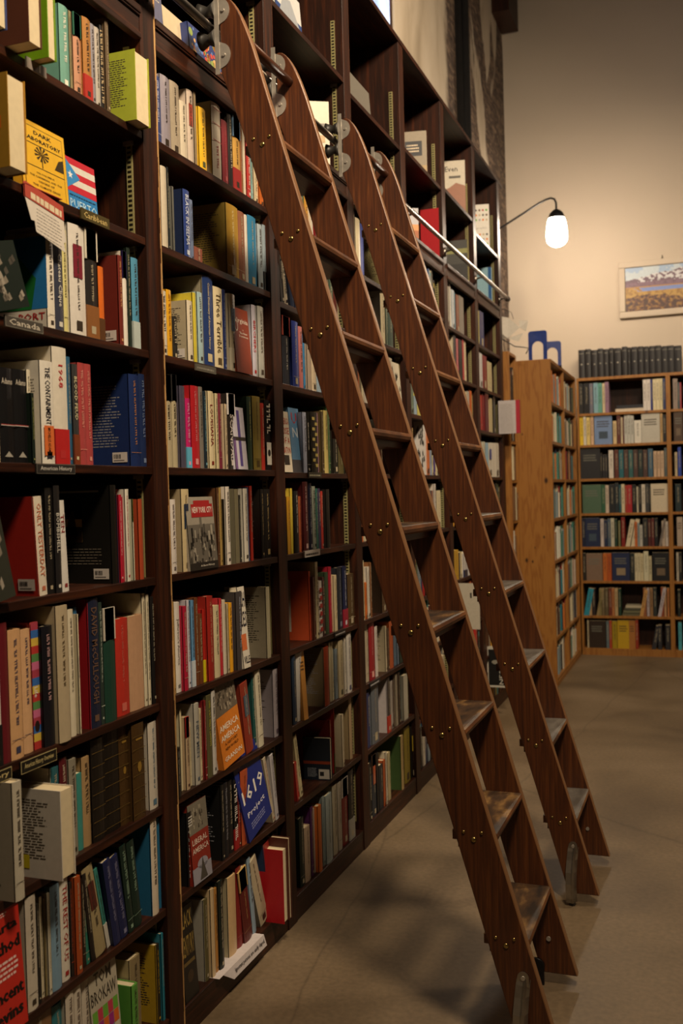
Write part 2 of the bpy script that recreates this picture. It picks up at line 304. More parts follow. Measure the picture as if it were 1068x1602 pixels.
# ------------------------------------------------------------------ books
PAGE = lin('d8c8a4')
def lum(c): return .3*c[0]+.6*c[1]+.1*c[2]
def art(p, name, w, h, base):
    R = p.rect
    if name == 'darklab':
        R(.06*w, .06*h, .94*w, .94*h, '2c2416'); p.up(); R(.07*w, .07*h, .93*w, .93*h, 'e0b02c'); p.up()
        R(.06*w, .70*h, .94*w, .71*h, '2c2416'); R(.06*w, .40*h, .94*w, .41*h, '2c2416')
        p.text('DARK', .5*w, .865*h, .05*h, '2c2416', .38*w, 0, .0004); p.text('LABORATORY', .5*w, .775*h, .05*h, '2c2416', .78*w, 0, .0004)
        for k in range(11):
            a = math.pi*k/5.5; p.poly([(.45*w, .60*h), (.45*w+.16*w*math.cos(a-.15), .60*h+.10*h*math.sin(a-.15)), (.45*w+.16*w*math.cos(a+.15), .60*h+.10*h*math.sin(a+.15))], '3c3018')
        R(.44*w, .42*h, .46*w, .60*h, '3c3018'); p.poly([(.72*w, .48*h), (.93*w, .48*h), (.93*w, .66*h), (.82*w, .62*h)], '3c3018')
        p.text('ON COLUMBUS,', .5*w, .33*h, .028*h, '3c3018', .4*w); p.text('THE CARIBBEAN, AND THE', .5*w, .275*h, .028*h, '3c3018', .7*w); p.text('ORIGINS OF', .5*w, .22*h, .028*h, '3c3018', .35*w); p.text('THE CLIMATE CRISIS', .5*w, .16*h, .028*h, '3c3018', .6*w)
    elif name == 'puerto':
        for i in range(5): R(0, h*(.42+.116*i), w, h*(.42+.116*(i+1)), 'c02838' if i % 2 == 0 else 'd8d4cc')
        p.up(); p.poly([(0, .46*h), (.45*w, .68*h), (0, .95*h)], '3a8ac8'); p.up()
        st = []; 
        for k in range(10): a = math.pi/2+math.pi*k/5; r = (.09 if k % 2 == 0 else .038)*w; st.append((.12*w+r*math.cos(a), .70*h+r*math.sin(a)))
        p.poly(st, 'e8e8e8'); p.lines(.05*w, .35*h, .95*w, .385*h, 1, '20486a'); p.text('PUERTO', .5*w, .215*h, .15*h, 'b0d8f0', .92*w)
    elif name == 'bw':
        for _ in range(26): u = random.uniform(.1, .85)*w; v = random.uniform(.08, .8)*h; p.poly([(u, v), (u+.1*w, v+.03*h), (u+.06*w, v+.13*h), (u-.02*w, v+.08*h)], random.choice(['80786a', '9a9284', '4a463e'] if lum(base) < .2 else ['1c1a18', '3a3834']))
    elif name == 'nyc':
        R(0, 0, w, .62*h, '6a645a'); p.up(); R(.18*w, .72*h, .96*w, .90*h, 'a02424'); R(.28*w, .90*h, .86*w, .95*h, 'a02424'); p.up(); p.text('NEW YORK CITY', .57*w, .82*h, .085*h, 'e8dcd0', .72*w)
        for _ in range(60): u = random.uniform(0, .92)*w; v = random.uniform(.02, .5)*h; R(u, v, u+random.uniform(.03, .07)*w, v+random.uniform(.04, .16)*h, random.choice(['38342e', '4a463e', 'a49c8c', '8a8274', '201e1a']))
        R(.45*w, .45*h, .52*w, .72*h, '6a645a'); p.up(); R(0, 0, w, .10*h, '2a2622'); p.up(); p.text('A Short History', .6*w, .05*h, .035*h, 'd8d0c0', .5*w)
    elif name == 'virginia':
        p.text('Virginia', .52*w, .80*h, .10*h, 'e0d4c4', .85*w); p.disc(.2*w, .72*h, .10*w, 'e0d4c4', 18, 1.6); p.up(); p.disc(.2*w, .72*h, .07*w, base, 18, 1.7); p.text('in', .6*w, .67*h, .03*h, 'e0d4c4'); p.text('The New', .6*w, .62*h, .035*h, 'e0d4c4', .5*w); p.text('Dominion', .6*w, .57*h, .035*h, 'e0d4c4', .55*w)
    elif name == 'aces':
        R(.0, .22*h, .72*w, .42*h, 'c86a3c'); p.up()
        p.text('CH', .58*w, .84*h, .19*h, '1c1c2a', .7*w); p.text('CES', .52*w, .60*h, .19*h, '1c1c2a', .9*w); p.text('VILLE', .55*w, .10*h, .09*h, '1c1c2a', .8*w)
    elif name == 'america':
        R(0, .62*h, w, h, '6a6052')
        p.up()
        for _ in range(40): u = random.uniform(0, .94)*w; v = random.uniform(.62, .95)*h; R(u, v, u+.05*w, v+.05*h, random.choice(['3a342c', '8a8070', 'a89c88']))
        p.text('AMERICA', .5*w, .47*h, .075*h, 'f0e4d0', .85*w); p.text('AM\u00c9RICA', .5*w, .36*h, .085*h, 'f0e4d0', .85*w); p.text('A HISTORY', .5*w, .27*h, .035*h, '5a3410', .6*w); p.text('NEW WORLD', .5*w, .21*h, .035*h, '5a3410', .6*w); p.text('GRANDIN', .5*w, .10*h, .055*h, 'f0e4d0', .8*w)
    elif name == 'p1619':
        p.text('The', .3*w, .78*h, .07*h, 'e0e0ec', .22*w); p.text('1619', .52*w, .52*h, .17*h, 'f0ece4', .85*w); p.text('Project', .5*w, .28*h, .085*h, 'e8e8f0', .7*w); p.lines(.2*w, .10*h, .8*w, .19*h, 3, '8a90c0'); p.lines(.2*w, .88*h, .8*w, .9*h, 1, '8a90c0')
    elif name == 'liberal':
        R(0, .62*h, w, h, '7a7466'); p.up(); R(0, 0, w, .20*h, '9a98a4'); p.disc(.55*w, .22*h, .28*w, '9a98a4', 20, .5); p.up(); p.poly([(.35*w, .02*h), (.75*w, .02*h), (.62*w, .18*h), (.55*w, .30*h), (.48*w, .18*h)], '4a4640')
        for _ in range(24): u = random.uniform(0, .94)*w; v = random.uniform(.64, .95)*h; R(u, v, u+.05*w, v+.05*h, random.choice(['4a443a', 'a49c88']))
        p.text('LIBERAL', .5*w, .52*h, .07*h, 'e0c8b8', .8*w); p.text('AMERICA', .5*w, .41*h, .07*h, 'e0c8b8', .85*w)
    elif name == 'century':
        p.text('BLACK', .5*w, .86*h, .18*h, '9a8040', .85*w); p.text('CENTURY', .5*w, .58*h, .22*h, '9a8040', .9*w); p.disc(.5*w, .25*h, .22*w, '3a2c1c'); p.up(); R(.1*w, .38*h, .9*w, .42*h, '6a5830')
    elif name == 'brokaw':
        p.text('TOM', .5*w, .84*h, .11*h, '3a342c', .6*w); p.text('BROKAW', .5*w, .70*h, .11*h, '3a342c', .9*w); k = ['d86a28', '3a7ac0', '6aa83a', 'a02a80', 'd8d0b8', 'c03a50']
        for i in range(5):
            for j in range(5): R(w*(.06+.18*i), h*(.08+.105*j), w*(.06+.18*i+.17), h*(.08+.105*j+.10), k[(i*3+j*2) % 6])
    elif name == 'redcov':
        p.text('Jakarta', .45*w, .83*h, .10*h, '141010', .95*w, 0, .0015); p.text('Method', .5*w, .69*h, .10*h, '141010', .9*w, 0, .0015); p.lines(.1*w, .44*h, .9*w, .60*h, 4, 'e8c8c0'); p.text('Vincent', .5*w, .32*h, .10*h, '141010', .9*w, 0, .0015); p.text('Bevins', .5*w, .16*h, .10*h, '141010', .8*w, 0, .0015); p.lines(.1*w, .93*h, .7*w, .97*h, 2, 'e8c8c0')
    elif name == 'purple':
        R(.40*w, .05*h, .62*w, h*.95, '5a4a90'); R(0, .46*h, w, .52*h, '3a342c'); R(.0, 0, .18*w, .5*h, '7a5a90')
    elif name == 'folk':
        for _ in range(50): p.disc(random.uniform(.05, .95)*w, random.uniform(.08, .92)*h, random.uniform(.02, .07)*w, random.choice(['d07028', 'c04838', '5a78b0', 'd8a868', '8a9a50']), 8)
    elif name == 'riseam':
        for i, t in enumerate(['AMERICA', 'RISE', 'OF A', 'NATION']): p.text(t, .5*w, (.84-.16*i)*h, .11*h, 'a83428', .85*w)
        R(.1*w, .12*h, .7*w, .28*h, '2a2420')
    elif name == 'un': p.text('U', .5*w, .84*h, .17*h, 'b02c28', .5*w); p.text('N', .5*w, .62*h, .15*h, 'c8d0d8', .5*w); R(0, 0, w, .2*h, '4a4a50')
    elif name == 'navyred': R(.0, .38*h, w, .45*h, '8a3a24'); p.lines(.15*w, .08*h, .5*w, .3*h, 7, '9aa0a8'); R(.56*w, .03*h, .95*w, .26*h, 'c8c4bc'); p.up(); R(.6*w, .1*h, .75*w, .2*h, '2a2a2a')
    elif name == 'whiteblue': R(0, 0, w, .5*h, '24407a'); p.up(); p.poly([(.1*w, .3*h), (.9*w, .4*h), (.6*w, .8*h), (.3*w, .7*h)], '9aa0a8')
    elif name == 'arch':
        for i in range(4): R(.15*w, h*(.12+.16*i), .85*w, h*(.22+.16*i), random.choice(['4a4030', 'a8884c'])); p.up(); R(.2*w, h*(.14+.16*i), .5*w, h*(.2+.16*i), '1c1a16')
    elif name == 'dots2': R(.05*w, .5*h, .8*w, .8*h, '2c2e34'); p.up(); p.lines(.12*w, .58*h, .7*w, .76*h, 3, 'c8b8a0'); R(0, 0, w, .3*h, 'a8906a')
    elif name == 'desert': R(0, 0, w, .45*h, '9a5a38'); R(0, .45*h, w, .6*h, 'c88a58')
    elif name == 'evenb': R(0, 0, w, .5*h, '8a5a44'); p.poly([(0, .5*h), (w, .5*h), (w, .56*h), (.6*w, .62*h), (.3*w, .54*h)], '8a5a44'); p.up(); p.text('Even', .4*w, .86*h, .09*h, '2a2420', .55*w); R(.3*w, .7*h, .8*w, .74*h, '4a443c')
    elif name == 'greyland': R(0, .72*h, w, .82*h, '8a8a5a'); R(0, 0, w, .5*h, '3a3a3a')
    elif name == 'dots':
        k = ['d87828', '6a4a30', '9a9aa0', '4a4a4a', '58a028', 'b8a888', 'b04030']
        for j in range(9):
            if j in (4, 5): continue
            for i in range(4): p.disc(w*(.17+.22*i), h*(.10+.098*j), .07*w, k[(i*5+j*3) % 7], 12)
        R(0, 0, w, .05*h, 'c84828'); p.text('graphic', .5*w, .52*h, .05*h, 'a8a4a0', .7*w)
    elif name == 'bluecov': R(.8*w, 0, w, h, '2a5a90'); R(.2*w, .15*h, .6*w, .3*h, '3a3a34')
    elif name == 'map':
        R(0, .22*h, w, h, '2a78b8'); p.up(); p.poly([(0, .22*h), (.7*w, .22*h), (.8*w, .55*h), (.5*w, .78*h), (.25*w, h), (0, h)], '1c6a30'); p.text('PORT', .7*w, .14*h, .08*h, 'b03030', .5*w)
    elif name == 'horse': pass
def stripes(p, w, h):
    k = ['b83a34', 'd8b84c', '3a6ab0', 'a84050', 'c86a90', '5a8a50']
    for i in range(16): p.rect(0, h*i/16, w, h*(i+1)/16, k[i % 6])
    p.up(); p.disc(.5*w, .18*h, .35*w, '2a1c18', 12, 1.5); p.text('Life', .5*w, .45*h, .5*w, 'e8e0d8', None, -math.pi/2)
def sticker(parent, p, w, h, bx, by):
    mb = MB(); q = Pen(mb, p.O, p.U, p.V, p.N); q.k = .0012
    q.rect(bx, by, bx+.045, by+.026, 'd0c8c0'); q.up(); u = bx+.004
    while u < bx+.026: q.rect(u, by+.010, u+.0011, by+.021, '2a2828'); u += random.choice([.0018, .0026])
    q.rect(bx+.004, by+.004, bx+.036, by+.0062, '6a6664')
    return mb
def make_book(e, top=True):
    """returns (body MB, pages MB, [sticker MB], matrix)"""
    a, t, h, d, X, lean, col, kind, o, z = e
    c = lin(col); body = MB(); pg = MB(); stk = []
    if kind == 'R':
        an = math.radians(lean); w = t; M = Matrix.Translation((X-w*math.cos(an), a-w*math.sin(an), z)) @ Matrix.Rotation(an, 4, 'Z')
        body.box(0, w, 0, .002, 0, h, c); body.box(0, w, d-.002, d, 0, h, c); body.box(0, .002, 0, d, 0, h, c)
        pg.box(.003, w-.003, .0022, d-.0022, .003, h-.003, PAGE)
        p = Pen(body, (0, 0, 0), (1, 0, 0), (0, 0, 1), (0, -1, 0)); art(p, o.get('art', ''), w, h, c)
        if 'stk' in o: stk.append(sticker(None, p, w, h, w-.06, .01))
        return body, pg, stk, M
    if kind == 'F':
        th = math.radians(-4.0); w = t
        M = Matrix.Translation((X, a, z)) @ Matrix.Rotation(math.radians(-lean), 4, 'X') @ Matrix.Rotation(th, 4, 'Y')
        body.box(-.002, 0, 0, w, 0, h, c); body.box(-d, -d+.002, 0, w, 0, h, c); body.box(-d, 0, 0, .002, 0, h, c)
        pg.box(-d+.0022, -.0022, .003, w-.003, .003, h-.003, PAGE)
        p = Pen(body, (0, 0, 0), (0, 1, 0), (0, 0, 1), (1, 0, 0))
        if o.get('art'): art(p, o['art'], w, h, c)
        elif not o.get('stk') and w > .03 and 'card' not in o.get('lab', ''): p.lines(.12*w, .7*h, .85*w, .85*h, 3, '2a2420' if lum(c) > .2 else 'c0b8a8')
        if 'stk' in o: stk.append(sticker(None, p, w, h, w-.05, .008))
        return body, pg, stk, M
    M = Matrix.Translation((X, a, z)) @ Matrix.Rotation(math.radians(-lean), 4, 'X')
    cc = lin(o['cv']) if 'cv' in o else c; hard = h > .2 or t > .02; b = .0022 if hard and t > .012 else .0008; ins = .003 if hard else .0006
    rev = 'p' in o
    body.box(-d, 0 if rev else -.001, 0, b, 0, h, cc); body.box(-d, 0 if rev else -.001, t-b, t, 0, h, c)
    # spine: gently rounded strip
    n = 4 if (top and t > .01) else 1; bul = min(.004, t*.12) if not rev else 0
    if rev:
        body.box(-d, -d+.002, 0, t, 0, h, c); pg.box(-d+.002, -ins-.001, b, t-b, ins, h-ins, PAGE)
    else:
        pts = [(-.003+.003*1.0 if False else -.0015+bul*math.sin(math.pi*i/n), t*i/n) for i in range(n+1)]
        outer = [(x, y) for x, y in pts]; inner = [(-.004, t), (-.004, 0)]
        body.prism(outer+inner, 2, 0, h, c)
        pg.box(-d+ins, -.0045, b, t-b, ins, h-ins, PAGE)
    # near cover
    pc = Pen(body, (-d, 0, 0), (1, 0, 0), (0, 0, 1), (0, -1, 0)); w = d
    dark = lum(cc) > .18
    A = o.get('art', '')
    if 'ct' in o: pc.lines(.14*w, .22*h, .84*w, .90*h, 22, ('4a4238' if dark else '8a8a90'), .4, .3)
    if 'ca' in o:
        for _ in range(14): u = random.uniform(.2, .85)*w; pc.rect(u, random.uniform(0, .8)*h, u+.05*w, random.uniform(.1, .98)*h, o['ca']); pc.up()
    if A == 'port': art(pc, 'map', w, h, cc)
    elif A == 'greyback': pc.rect(.15*w, .62*h, .72*w, .92*h, '1c2440'); pc.lines(.15*w, .12*h, .8*w, .58*h, 7, '5a5448', .25); pc.rect(.3*w, .05*h, .7*w, .1*h, '3a3a3a')
    elif A == 'blackcov':
        pc.rect(.05*w, .93*h, .8*w, .95*h, 'a8a090'); pc.rect(.1*w, .42*h, .5*w, .86*h, 'b8944c'); pc.rect(.1*w, .66*h, .5*w, .86*h, '8a98a0'); pc.up(); pc.rect(.1*w, .42*h, .5*w, .58*h, '2c1c10'); pc.poly([(.2*w, .5*h), (.42*w, .5*h), (.36*w, .74*h), (.31*w, .74*h)], '3a2414'); pc.lines(.1*w, .2*h, .85*w, .38*h, 6, '8a8070', .2)
    elif A == 'contain': pc.lines(.6*w, .7*h, .9*w, .84*h, 5, '5a5448', .3)
    elif A == 'orangep': pc.rect(.05*w, .12*h, .55*w, .88*h, 'cfc8b8'); pc.up(); pc.lines(.1*w, .2*h, .5*w, .84*h, 16, '6a6458', .3)
    if 'stk' in o: stk.append(sticker(None, pc, w, h, w-.055, .012))
    if 'ysk' in o: pc.up(); pc.rect(w*.45, .02, w*.45+.02, .05, 'c8b820')
    # spine print
    X1 = -.0015+bul; ps = Pen(body, (X1, 0, 0), (0, 1, 0), (0, 0, 1), (1, 0, 0)); ps.k = .0002
    if rev: return body, pg, stk, M
    m = .10*t
    if 'bt' in o: ps.rect(m, h*.72, t-m, h, o['bt']); body.box(-.003, X1+.0002, 0, t, h*.72, h+.0003, lin(o['bt']))
    if 'bb' in o: body.box(-.003, X1+.0002, -.0002, t, 0, h*.30, lin(o['bb']))
    if 'sp' in o: ps.up(); ps.rect(t*.22, h*.52, t*.78, h*.82, o['sp'])
    ps.up(); tc = o.get('tc') or ('3a3026' if lum(c) > .16 else 'b0a488')
    if A == 'stripes': stripes(ps, t, h)
    elif A in ('leather', 'leatherg'):
        for k in range(7): ps.rect(0, h*(.06+.135*k), t, h*(.06+.135*k)+.0015, '6a5428')
        if A == 'leatherg': ps.disc(t*.5, h*.55, t*.16, '9a7830', 8, 1.6); ps.rect(t*.25, h*.83, t*.75, h*.85, '9a7830')
    elif A == 'vol':
        ps.text('Adams', t*.5, h*.86, t*.28, 'c8c0b0', t*.75); ps.rect(0, h*.39, t, h*.397, 'c8c4bc'); ps.rect(0, h*.397, t, h*.405, 'a02c2c'); ps.poly([(t*.2, h*.06), (t*.8, h*.06), (t*.5, h*.12)], 'a8a498')
    elif A == 'redsq':
        for k in range(6): ps.rect(t*.1, h*(.1+.14*k), t*.9, h*(.1+.14*k)+t*.5, 'a82c28')
    elif A == 'bwbands': ps.rect(t*.1, h*.08, t*.9, h*.4, 'c8c4b8'); ps.up(); ps.disc(t*.5, h*.25, t*.25, '2a2826'); ps.glyphs(t*.5, .5*h, .96*h, t*.6, tc)
    elif A == 'check':
        for k in range(10): ps.rect(t*(.1 if k % 2 else .5), h*(.1+.085*k), t*(.5 if k % 2 else .9), h*(.1+.085*k)+h*.05, 'a89850')
    elif A == 'redbars':
        for k in (.5, .72, .92): ps.rect(0, h*k, t, h*k+.002, 'a03a3a')
        ps.glyphs(t*.5, .1*h, .45*h, t*.2, 'a03a3a')
    elif 't' in o:
        s = o['t'].replace('_', ' '); vs, fs, x0, x1, y0, y1 = text_mesh(s); L = h*(.62 if 'bb' in o or 'bt' in o else .74)
        ra = (x1-x0)/(y1-y0); hh = min(t*.52, L/ra*1.35); L = min(L, ra*hh*1.1); cen = h*(.66 if 'bb' in o or A == 'contain' else .42 if 'bt' in o else .56); L = h*.56 if A == 'contain' else L
        if len(s) <= 5: L = min(L, h*.22); cen = h*.75; hh = min(t*.5, .016); L = h*.2
        ps.text(s, t*.5, cen, hh, tc, L, -math.pi/2)
        ps.rect(t*.3, h*.05, t*.7, h*.05+t*.35, tc)
        if 'art' in o and A == 'contain': ps.rect(t*.12, h*.08, t*.88, h*.37, 'd87038'); ps.up(); ps.text('MICHELLE ADAMS', t*.5, h*.225, t*.22, '3a2010', h*.25, -math.pi/2)
    elif 'bd' in o: ps.glyphs(t*.5, .08*h, .94*h, t*.72, tc)
    elif t > .0055:
        if random.random() < .85:
            y1_ = h*(.68 if 'bt' in o else .93); y0_ = h*(.34 if 'bb' in o else random.uniform(.2, .4)); ps.glyphs(t*.5, y0_, y1_, min(t*.36, .010)*random.uniform(.65, 1), tc)
            if random.random() < .6: ps.rect(t*.32, h*.045, t*.68, h*.045+t*.36, tc)
            if random.random() < .3 and 'bb' not in o: ps.rect(0, h*.15, t, h*.155, tc)
    return body, pg, stk, M
ROWS = [
 (0,'top',2.472,[
  (1.6579,0.0516,0.22,0.16,0.05,0,'3b4f8c','S',{'p':'1'}),
  (1.7666,0.0445,0.25,0.16,0.06,0,'5a3324','S',{'p':'1','lab':'thick_brown_hardcover_with_its_page_edges_facing_out'}),
  (1.8457,0.0299,0.25,0.15,0.05,0,'6f9a14','S',{'p':'1','lab':'bright_green_mottled_book_with_page_edges_out'}),
  (1.9885,0.0361,0.1957,0.135,-0.021,0,'6fa293','S',{'tc':'e8e8d8','pb':'0'}),
  (2.0254,0.0091,0.1948,0.127,-0.019,0,'8d8360','S',{}),
  (2.0353,0.0299,0.1948,0.128,-0.016,0,'c08d70','S',{'bt':'2f6a55'}),
  (2.066,0.0336,0.1975,0.128,-0.01,0,'a8743a','S',{'bb':'b03028'}),
  (2.1017,0.0165,0.1957,0.136,-0.011,0,'8c8890','S',{}),
  (2.1322,0.0201,0.2025,0.139,-0.02,0,'b9b2a8','S',{'g':'1'}),
  (2.1531,0.0129,0.2153,0.14,-0.019,0,'1d1c1c','S',{'bd':'1','tc':'c8b28a'}),
  (2.1668,0.0166,0.2359,0.16,-0.012,0,'5c4a34','S',{}),
  (2.2347,0.0684,0.1796,0.13,0.03,0,'a3ad38','S',{'p':'1','ct':'1','lab':'lime_green_book_standing_proud_of_the_shelf'}),
 ]),
 (0,'second',2.192,[
  (1.7028,0.058,0.1938,0.15,0.05,0,'b5842a','S',{'p':'1','cv':'9c7626','ca':'c2641e','lab':'orange_and_ochre_book_with_its_page_edges_facing_out'}),
  (1.8516,0.1683,0.1723,0.028,-0.03,0,'e0b02c','F',{'art':'darklab','lab':'yellow_face-out_book_titled_DARK_LABORATORY'}),
  (2.0422,0.1205,0.1421,0.021,-0.045,0,'2f7fc0','F',{'art':'puerto','lab':'face-out_book_with_the_red,_white_and_blue_flag_titled_PUERTO'}),
 ]),
 (0,'third',1.893,[
  (1.6869,0.1226,0.1417,0.028,0.01,-15.0,'15201a','F',{'art':'bw','lab':'black_face-out_book_with_grey_figures_tilted_beside_the_green_map_cover'}),
  (1.8983,0.0268,0.2095,0.145,-0.012,0,'e0d8c8','S',{'art':'port','lab':'book_with_a_green_and_blue_map_cover_turned_toward_the_camera'}),
  (1.9318,0.0325,0.211,0.146,-0.016,0,'3c4050','S',{'g':'1','t':'Chateau_Clique','tc':'d8d4c8'}),
  (1.9704,0.0159,0.2429,0.163,-0.02,0,'d8cf8c','S',{}),
  (1.9871,0.0629,0.2621,0.177,-0.014,0,'dcd6cc','S',{'sp':'7a2030'}),
  (2.0514,0.0506,0.2654,0.172,-0.014,0,'262422','S',{'bt':'d8d2c0','bb':'8a5a30','stk':'1'}),
  (2.1028,0.0224,0.1827,0.126,-0.012,0,'d86a20','S',{'tc':'ffffff','bb':'5a3a20'}),
  (2.1877,0.0186,0.2282,0.147,-0.009,0,'6e2820','S',{'tc':'c89060','stk':'1','lab':'rust_red_book_with_its_cover_toward_the_camera'}),
  (2.2196,0.0189,0.2463,0.162,-0.017,0,'e4ddd0','S',{'bt':'2a2050'}),
  (2.2393,0.016,0.2587,0.173,-0.015,0,'1c2a22','S',{}),
  (2.2561,0.0322,0.2371,0.166,-0.013,0,'5090b0','S',{'bb':'b8c4c0'}),
 ]),
 (0,'fourth',1.585,[
  (1.6869,0.0327,0.199,0.132,-0.011,0,'c8b890','S',{}),
  (1.7211,0.0453,0.2011,0.136,-0.011,0,'121214','S',{'art':'vol'}),
  (1.7682,0.0441,0.2028,0.134,-0.012,0,'121214','S',{'art':'vol'}),
  (1.8131,0.0098,0.154,0.12,-0.0,0,'16241c','S',{'tc':'a0a060'}),
  (1.8237,0.0118,0.2075,0.137,-0.018,0,'ddd4bc','S',{}),
  (1.8583,0.0452,0.2315,0.149,-0.009,0,'e2ddd0','S',{'t':'THE_CONTAINMENT','tc':'20202a','art':'contain'}),
  (1.9068,0.0526,0.2692,0.185,-0.011,0,'ddd6c6','S',{'bb':'b82424','t':'1968','tc':'b83030','stk':'1','lab':'cream_book_with_a_red_foot_titled_1968'}),
  (1.9684,0.0145,0.2531,0.166,-0.017,0,'2f6080','S',{}),
  (1.9837,0.0218,0.2376,0.155,-0.013,0,'383838','S',{'t':'BLOOD_FEUD','tc':'d0c8a0','bb':'7a3a20'}),
  (2.0076,0.0269,0.2434,0.156,-0.014,0,'a84444','S',{'tc':'d89080'}),
  (2.0409,0.0262,0.2444,0.17,-0.018,0,'a84444','S',{'tc':'d89080'}),
  (2.2395,0.0471,0.241,0.165,-0.021,0,'1c2f60','S',{'tc':'b07850','ct':'1','stk':'1','lab':'wide_navy_book_with_its_back_cover_toward_the_camera'}),
  (2.2874,0.0331,0.246,0.158,-0.021,0,'1c2c54','S',{'tc':'7080a0'}),
 ]),
 (0,'fifth',1.29,[
  (1.6252,0.0917,0.2186,0.032,0.02,-9.5,'33352c','F',{'art':'bw','lab':'dark_glossy_face-out_book_tilted_at_the_left_end'}),
  (1.838,0.0288,0.2218,0.154,-0.014,-3.1,'e0d6c2','S',{'cv':'b02c22','t':'ONLY_YESTERDAY','tc':'c07050','stk':'1','lab':'book_titled_ONLY_YESTERDAY_with_a_red_cover'}),
  (1.8721,0.0244,0.241,0.166,-0.017,0,'1c1a18','S',{}),
  (1.8973,0.0218,0.2462,0.16,-0.012,0,'222020','S',{'t':'BOMBSHELL','tc':'d0ccc0'}),
  (1.923,0.0247,0.2113,0.137,-0.014,-2.7,'dcd8d0','S',{'t':'TEN','tc':'8a3030'}),
  (2.127,0.0253,0.247,0.172,-0.013,0,'15130f','S',{'tc':'c8c0a8','art':'blackcov','stk':'1','lab':'wide_black_book_with_a_painting_on_its_cover'}),
  (2.1531,0.004,0.2226,0.143,-0.013,0,'1c2030','S',{'tc':'d8c840'}),
  (2.1579,0.0126,0.2224,0.145,-0.009,0,'b01c34','S',{'tc':'e8c0b8'}),
  (2.1868,0.0048,0.2166,0.143,-0.019,0,'b01c34','S',{'tc':'e8c0b8'}),
  (2.1924,0.0159,0.2362,0.153,-0.012,0,'ddd8c8','S',{'tc':'a03030'}),
  (2.2236,0.004,0.2101,0.135,-0.011,0,'d0d0b8','S',{'bt':'8aa860'}),
  (2.2249,0.0147,0.1685,0.12,-0.022,0,'4a4438','S',{'tc':'d8c060'}),
  (2.2476,0.019,0.2097,0.136,-0.009,0,'b04a2c','S',{'tc':'e0a080'}),
 ]),
 (0,'sixth',0.952,[
  (1.6477,0.0151,0.2822,0.183,-0.017,0,'1c1a18','S',{}),
  (1.6636,0.0281,0.2835,0.19,-0.009,0,'e0dad0','S',{'bb':'1a1a1a'}),
  (1.6951,0.0258,0.2953,0.207,-0.011,0,'6a1c24','S',{}),
  (1.7217,0.0403,0.277,0.186,-0.01,0,'d6a878','S',{'tc':'40405a'}),
  (1.7746,0.0309,0.2712,0.18,-0.019,0,'d8ac80','S',{'tc':'40405a'}),
  (1.8105,0.0245,0.2822,0.189,-0.022,0,'b8483c','S',{'art':'stripes','lab':'multicoloured_striped_paperback_spine'}),
  (1.8358,0.0382,0.2694,0.179,-0.011,0,'15151c','S',{'tc':'c8a0a0'}),
  (1.8748,0.0425,0.3107,0.207,-0.0,0,'b8a88a','S',{'tc':'5a4a30'}),
  (1.934,0.0201,0.2962,0.205,-0.011,0,'d8ceb4','S',{}),
  (1.9665,0.004,0.2821,0.185,-0.008,0,'dcd2b4','S',{'t':'FRANKLIN_ALMANACKS_ROCKWELL','tc':'30406a'}),
  (1.9682,0.0141,0.2977,0.199,-0.02,0,'2c6088','S',{}),
  (2.0119,0.0439,0.312,0.204,-0.011,0,'1c2238','S',{'t':'DAVID_McCULLOUGH','tc':'6a5040','cv':'a01c24','lab':'navy_spined_book_with_a_red_cover_titled_DAVID_McCULLOUGH'}),
  (2.0572,0.0143,0.2992,0.207,-0.011,0,'2c3a34','S',{'tc':'c0c8b8'}),
  (2.0723,0.0497,0.2817,0.181,-0.01,0,'1d4034','S',{'bt':'d0c8b8'}),
  (2.1404,0.0574,0.2458,0.166,-0.021,0,'c03428','S',{'tc':'d87060'}),
  (2.2009,0.0696,0.2454,0.163,-0.022,0,'c49a78','S',{}),
  (2.2713,0.0153,0.2985,0.203,-0.021,0,'d2c8ac','S',{'tc':'6a6048'}),
  (2.2874,0.0138,0.2947,0.202,-0.019,0,'d2c8ac','S',{'tc':'6a6048'}),
  (2.302,0.0224,0.2867,0.185,-0.015,0,'1c1a1a','S',{'tc':'b0a890'}),
  (2.3252,0.0228,0.2899,0.201,-0.011,0,'d8d0c4','S',{'t':'AMERICA_AT_HOME','tc':'7a6a5a'}),
  (2.3659,0.0207,0.2988,0.208,-0.021,0,'a8182c','S',{'tc':'d8a0a0'}),
 ]),
 (0,'seventh',0.675,[
  (1.6706,0.029,0.2472,0.17,0.03,0,'c0b8a4','S',{'cv':'b0a692','art':'greyback','lab':'grey_book_with_a_navy_photo_panel_jutting_out_at_the_left_end'}),
  (1.7937,0.0482,0.1966,0.19,0.055,0,'dcd4c4','S',{'p':'1','ct':'1','cv':'cfc8bc','ysk':'1','lab':'white_jacketed_book_jutting_out_over_the_shelf_edge'}),
  (1.861,0.0306,0.2224,0.149,-0.019,0,'2c6068','S',{'cv':'b8ac94'}),
  (1.8924,0.0273,0.2363,0.161,-0.017,0,'5a1a20','S',{'tc':'c8b8a0'}),
  (1.9205,0.0277,0.2267,0.158,-0.012,0,'8a8474','S',{}),
  (1.9616,0.02,0.1817,0.12,-0.021,0,'3c8c84','S',{}),
  (1.9837,0.0309,0.214,0.149,-0.022,0,'a88a60','S',{}),
  (2.0154,0.0512,0.247,0.159,-0.017,0,'1c1712','S',{'art':'leather'}),
  (2.0734,0.0659,0.2526,0.164,-0.021,0,'1c1712','S',{'art':'leather'}),
  (2.1424,0.0394,0.2505,0.17,-0.022,0,'4a3418','S',{'art':'leatherg'}),
  (2.1826,0.0577,0.2461,0.16,-0.009,0,'4a3418','S',{'art':'leatherg'}),
  (2.2735,0.0429,0.2312,0.156,-0.017,0,'cfc6b6','S',{'tc':'5a7a90'}),
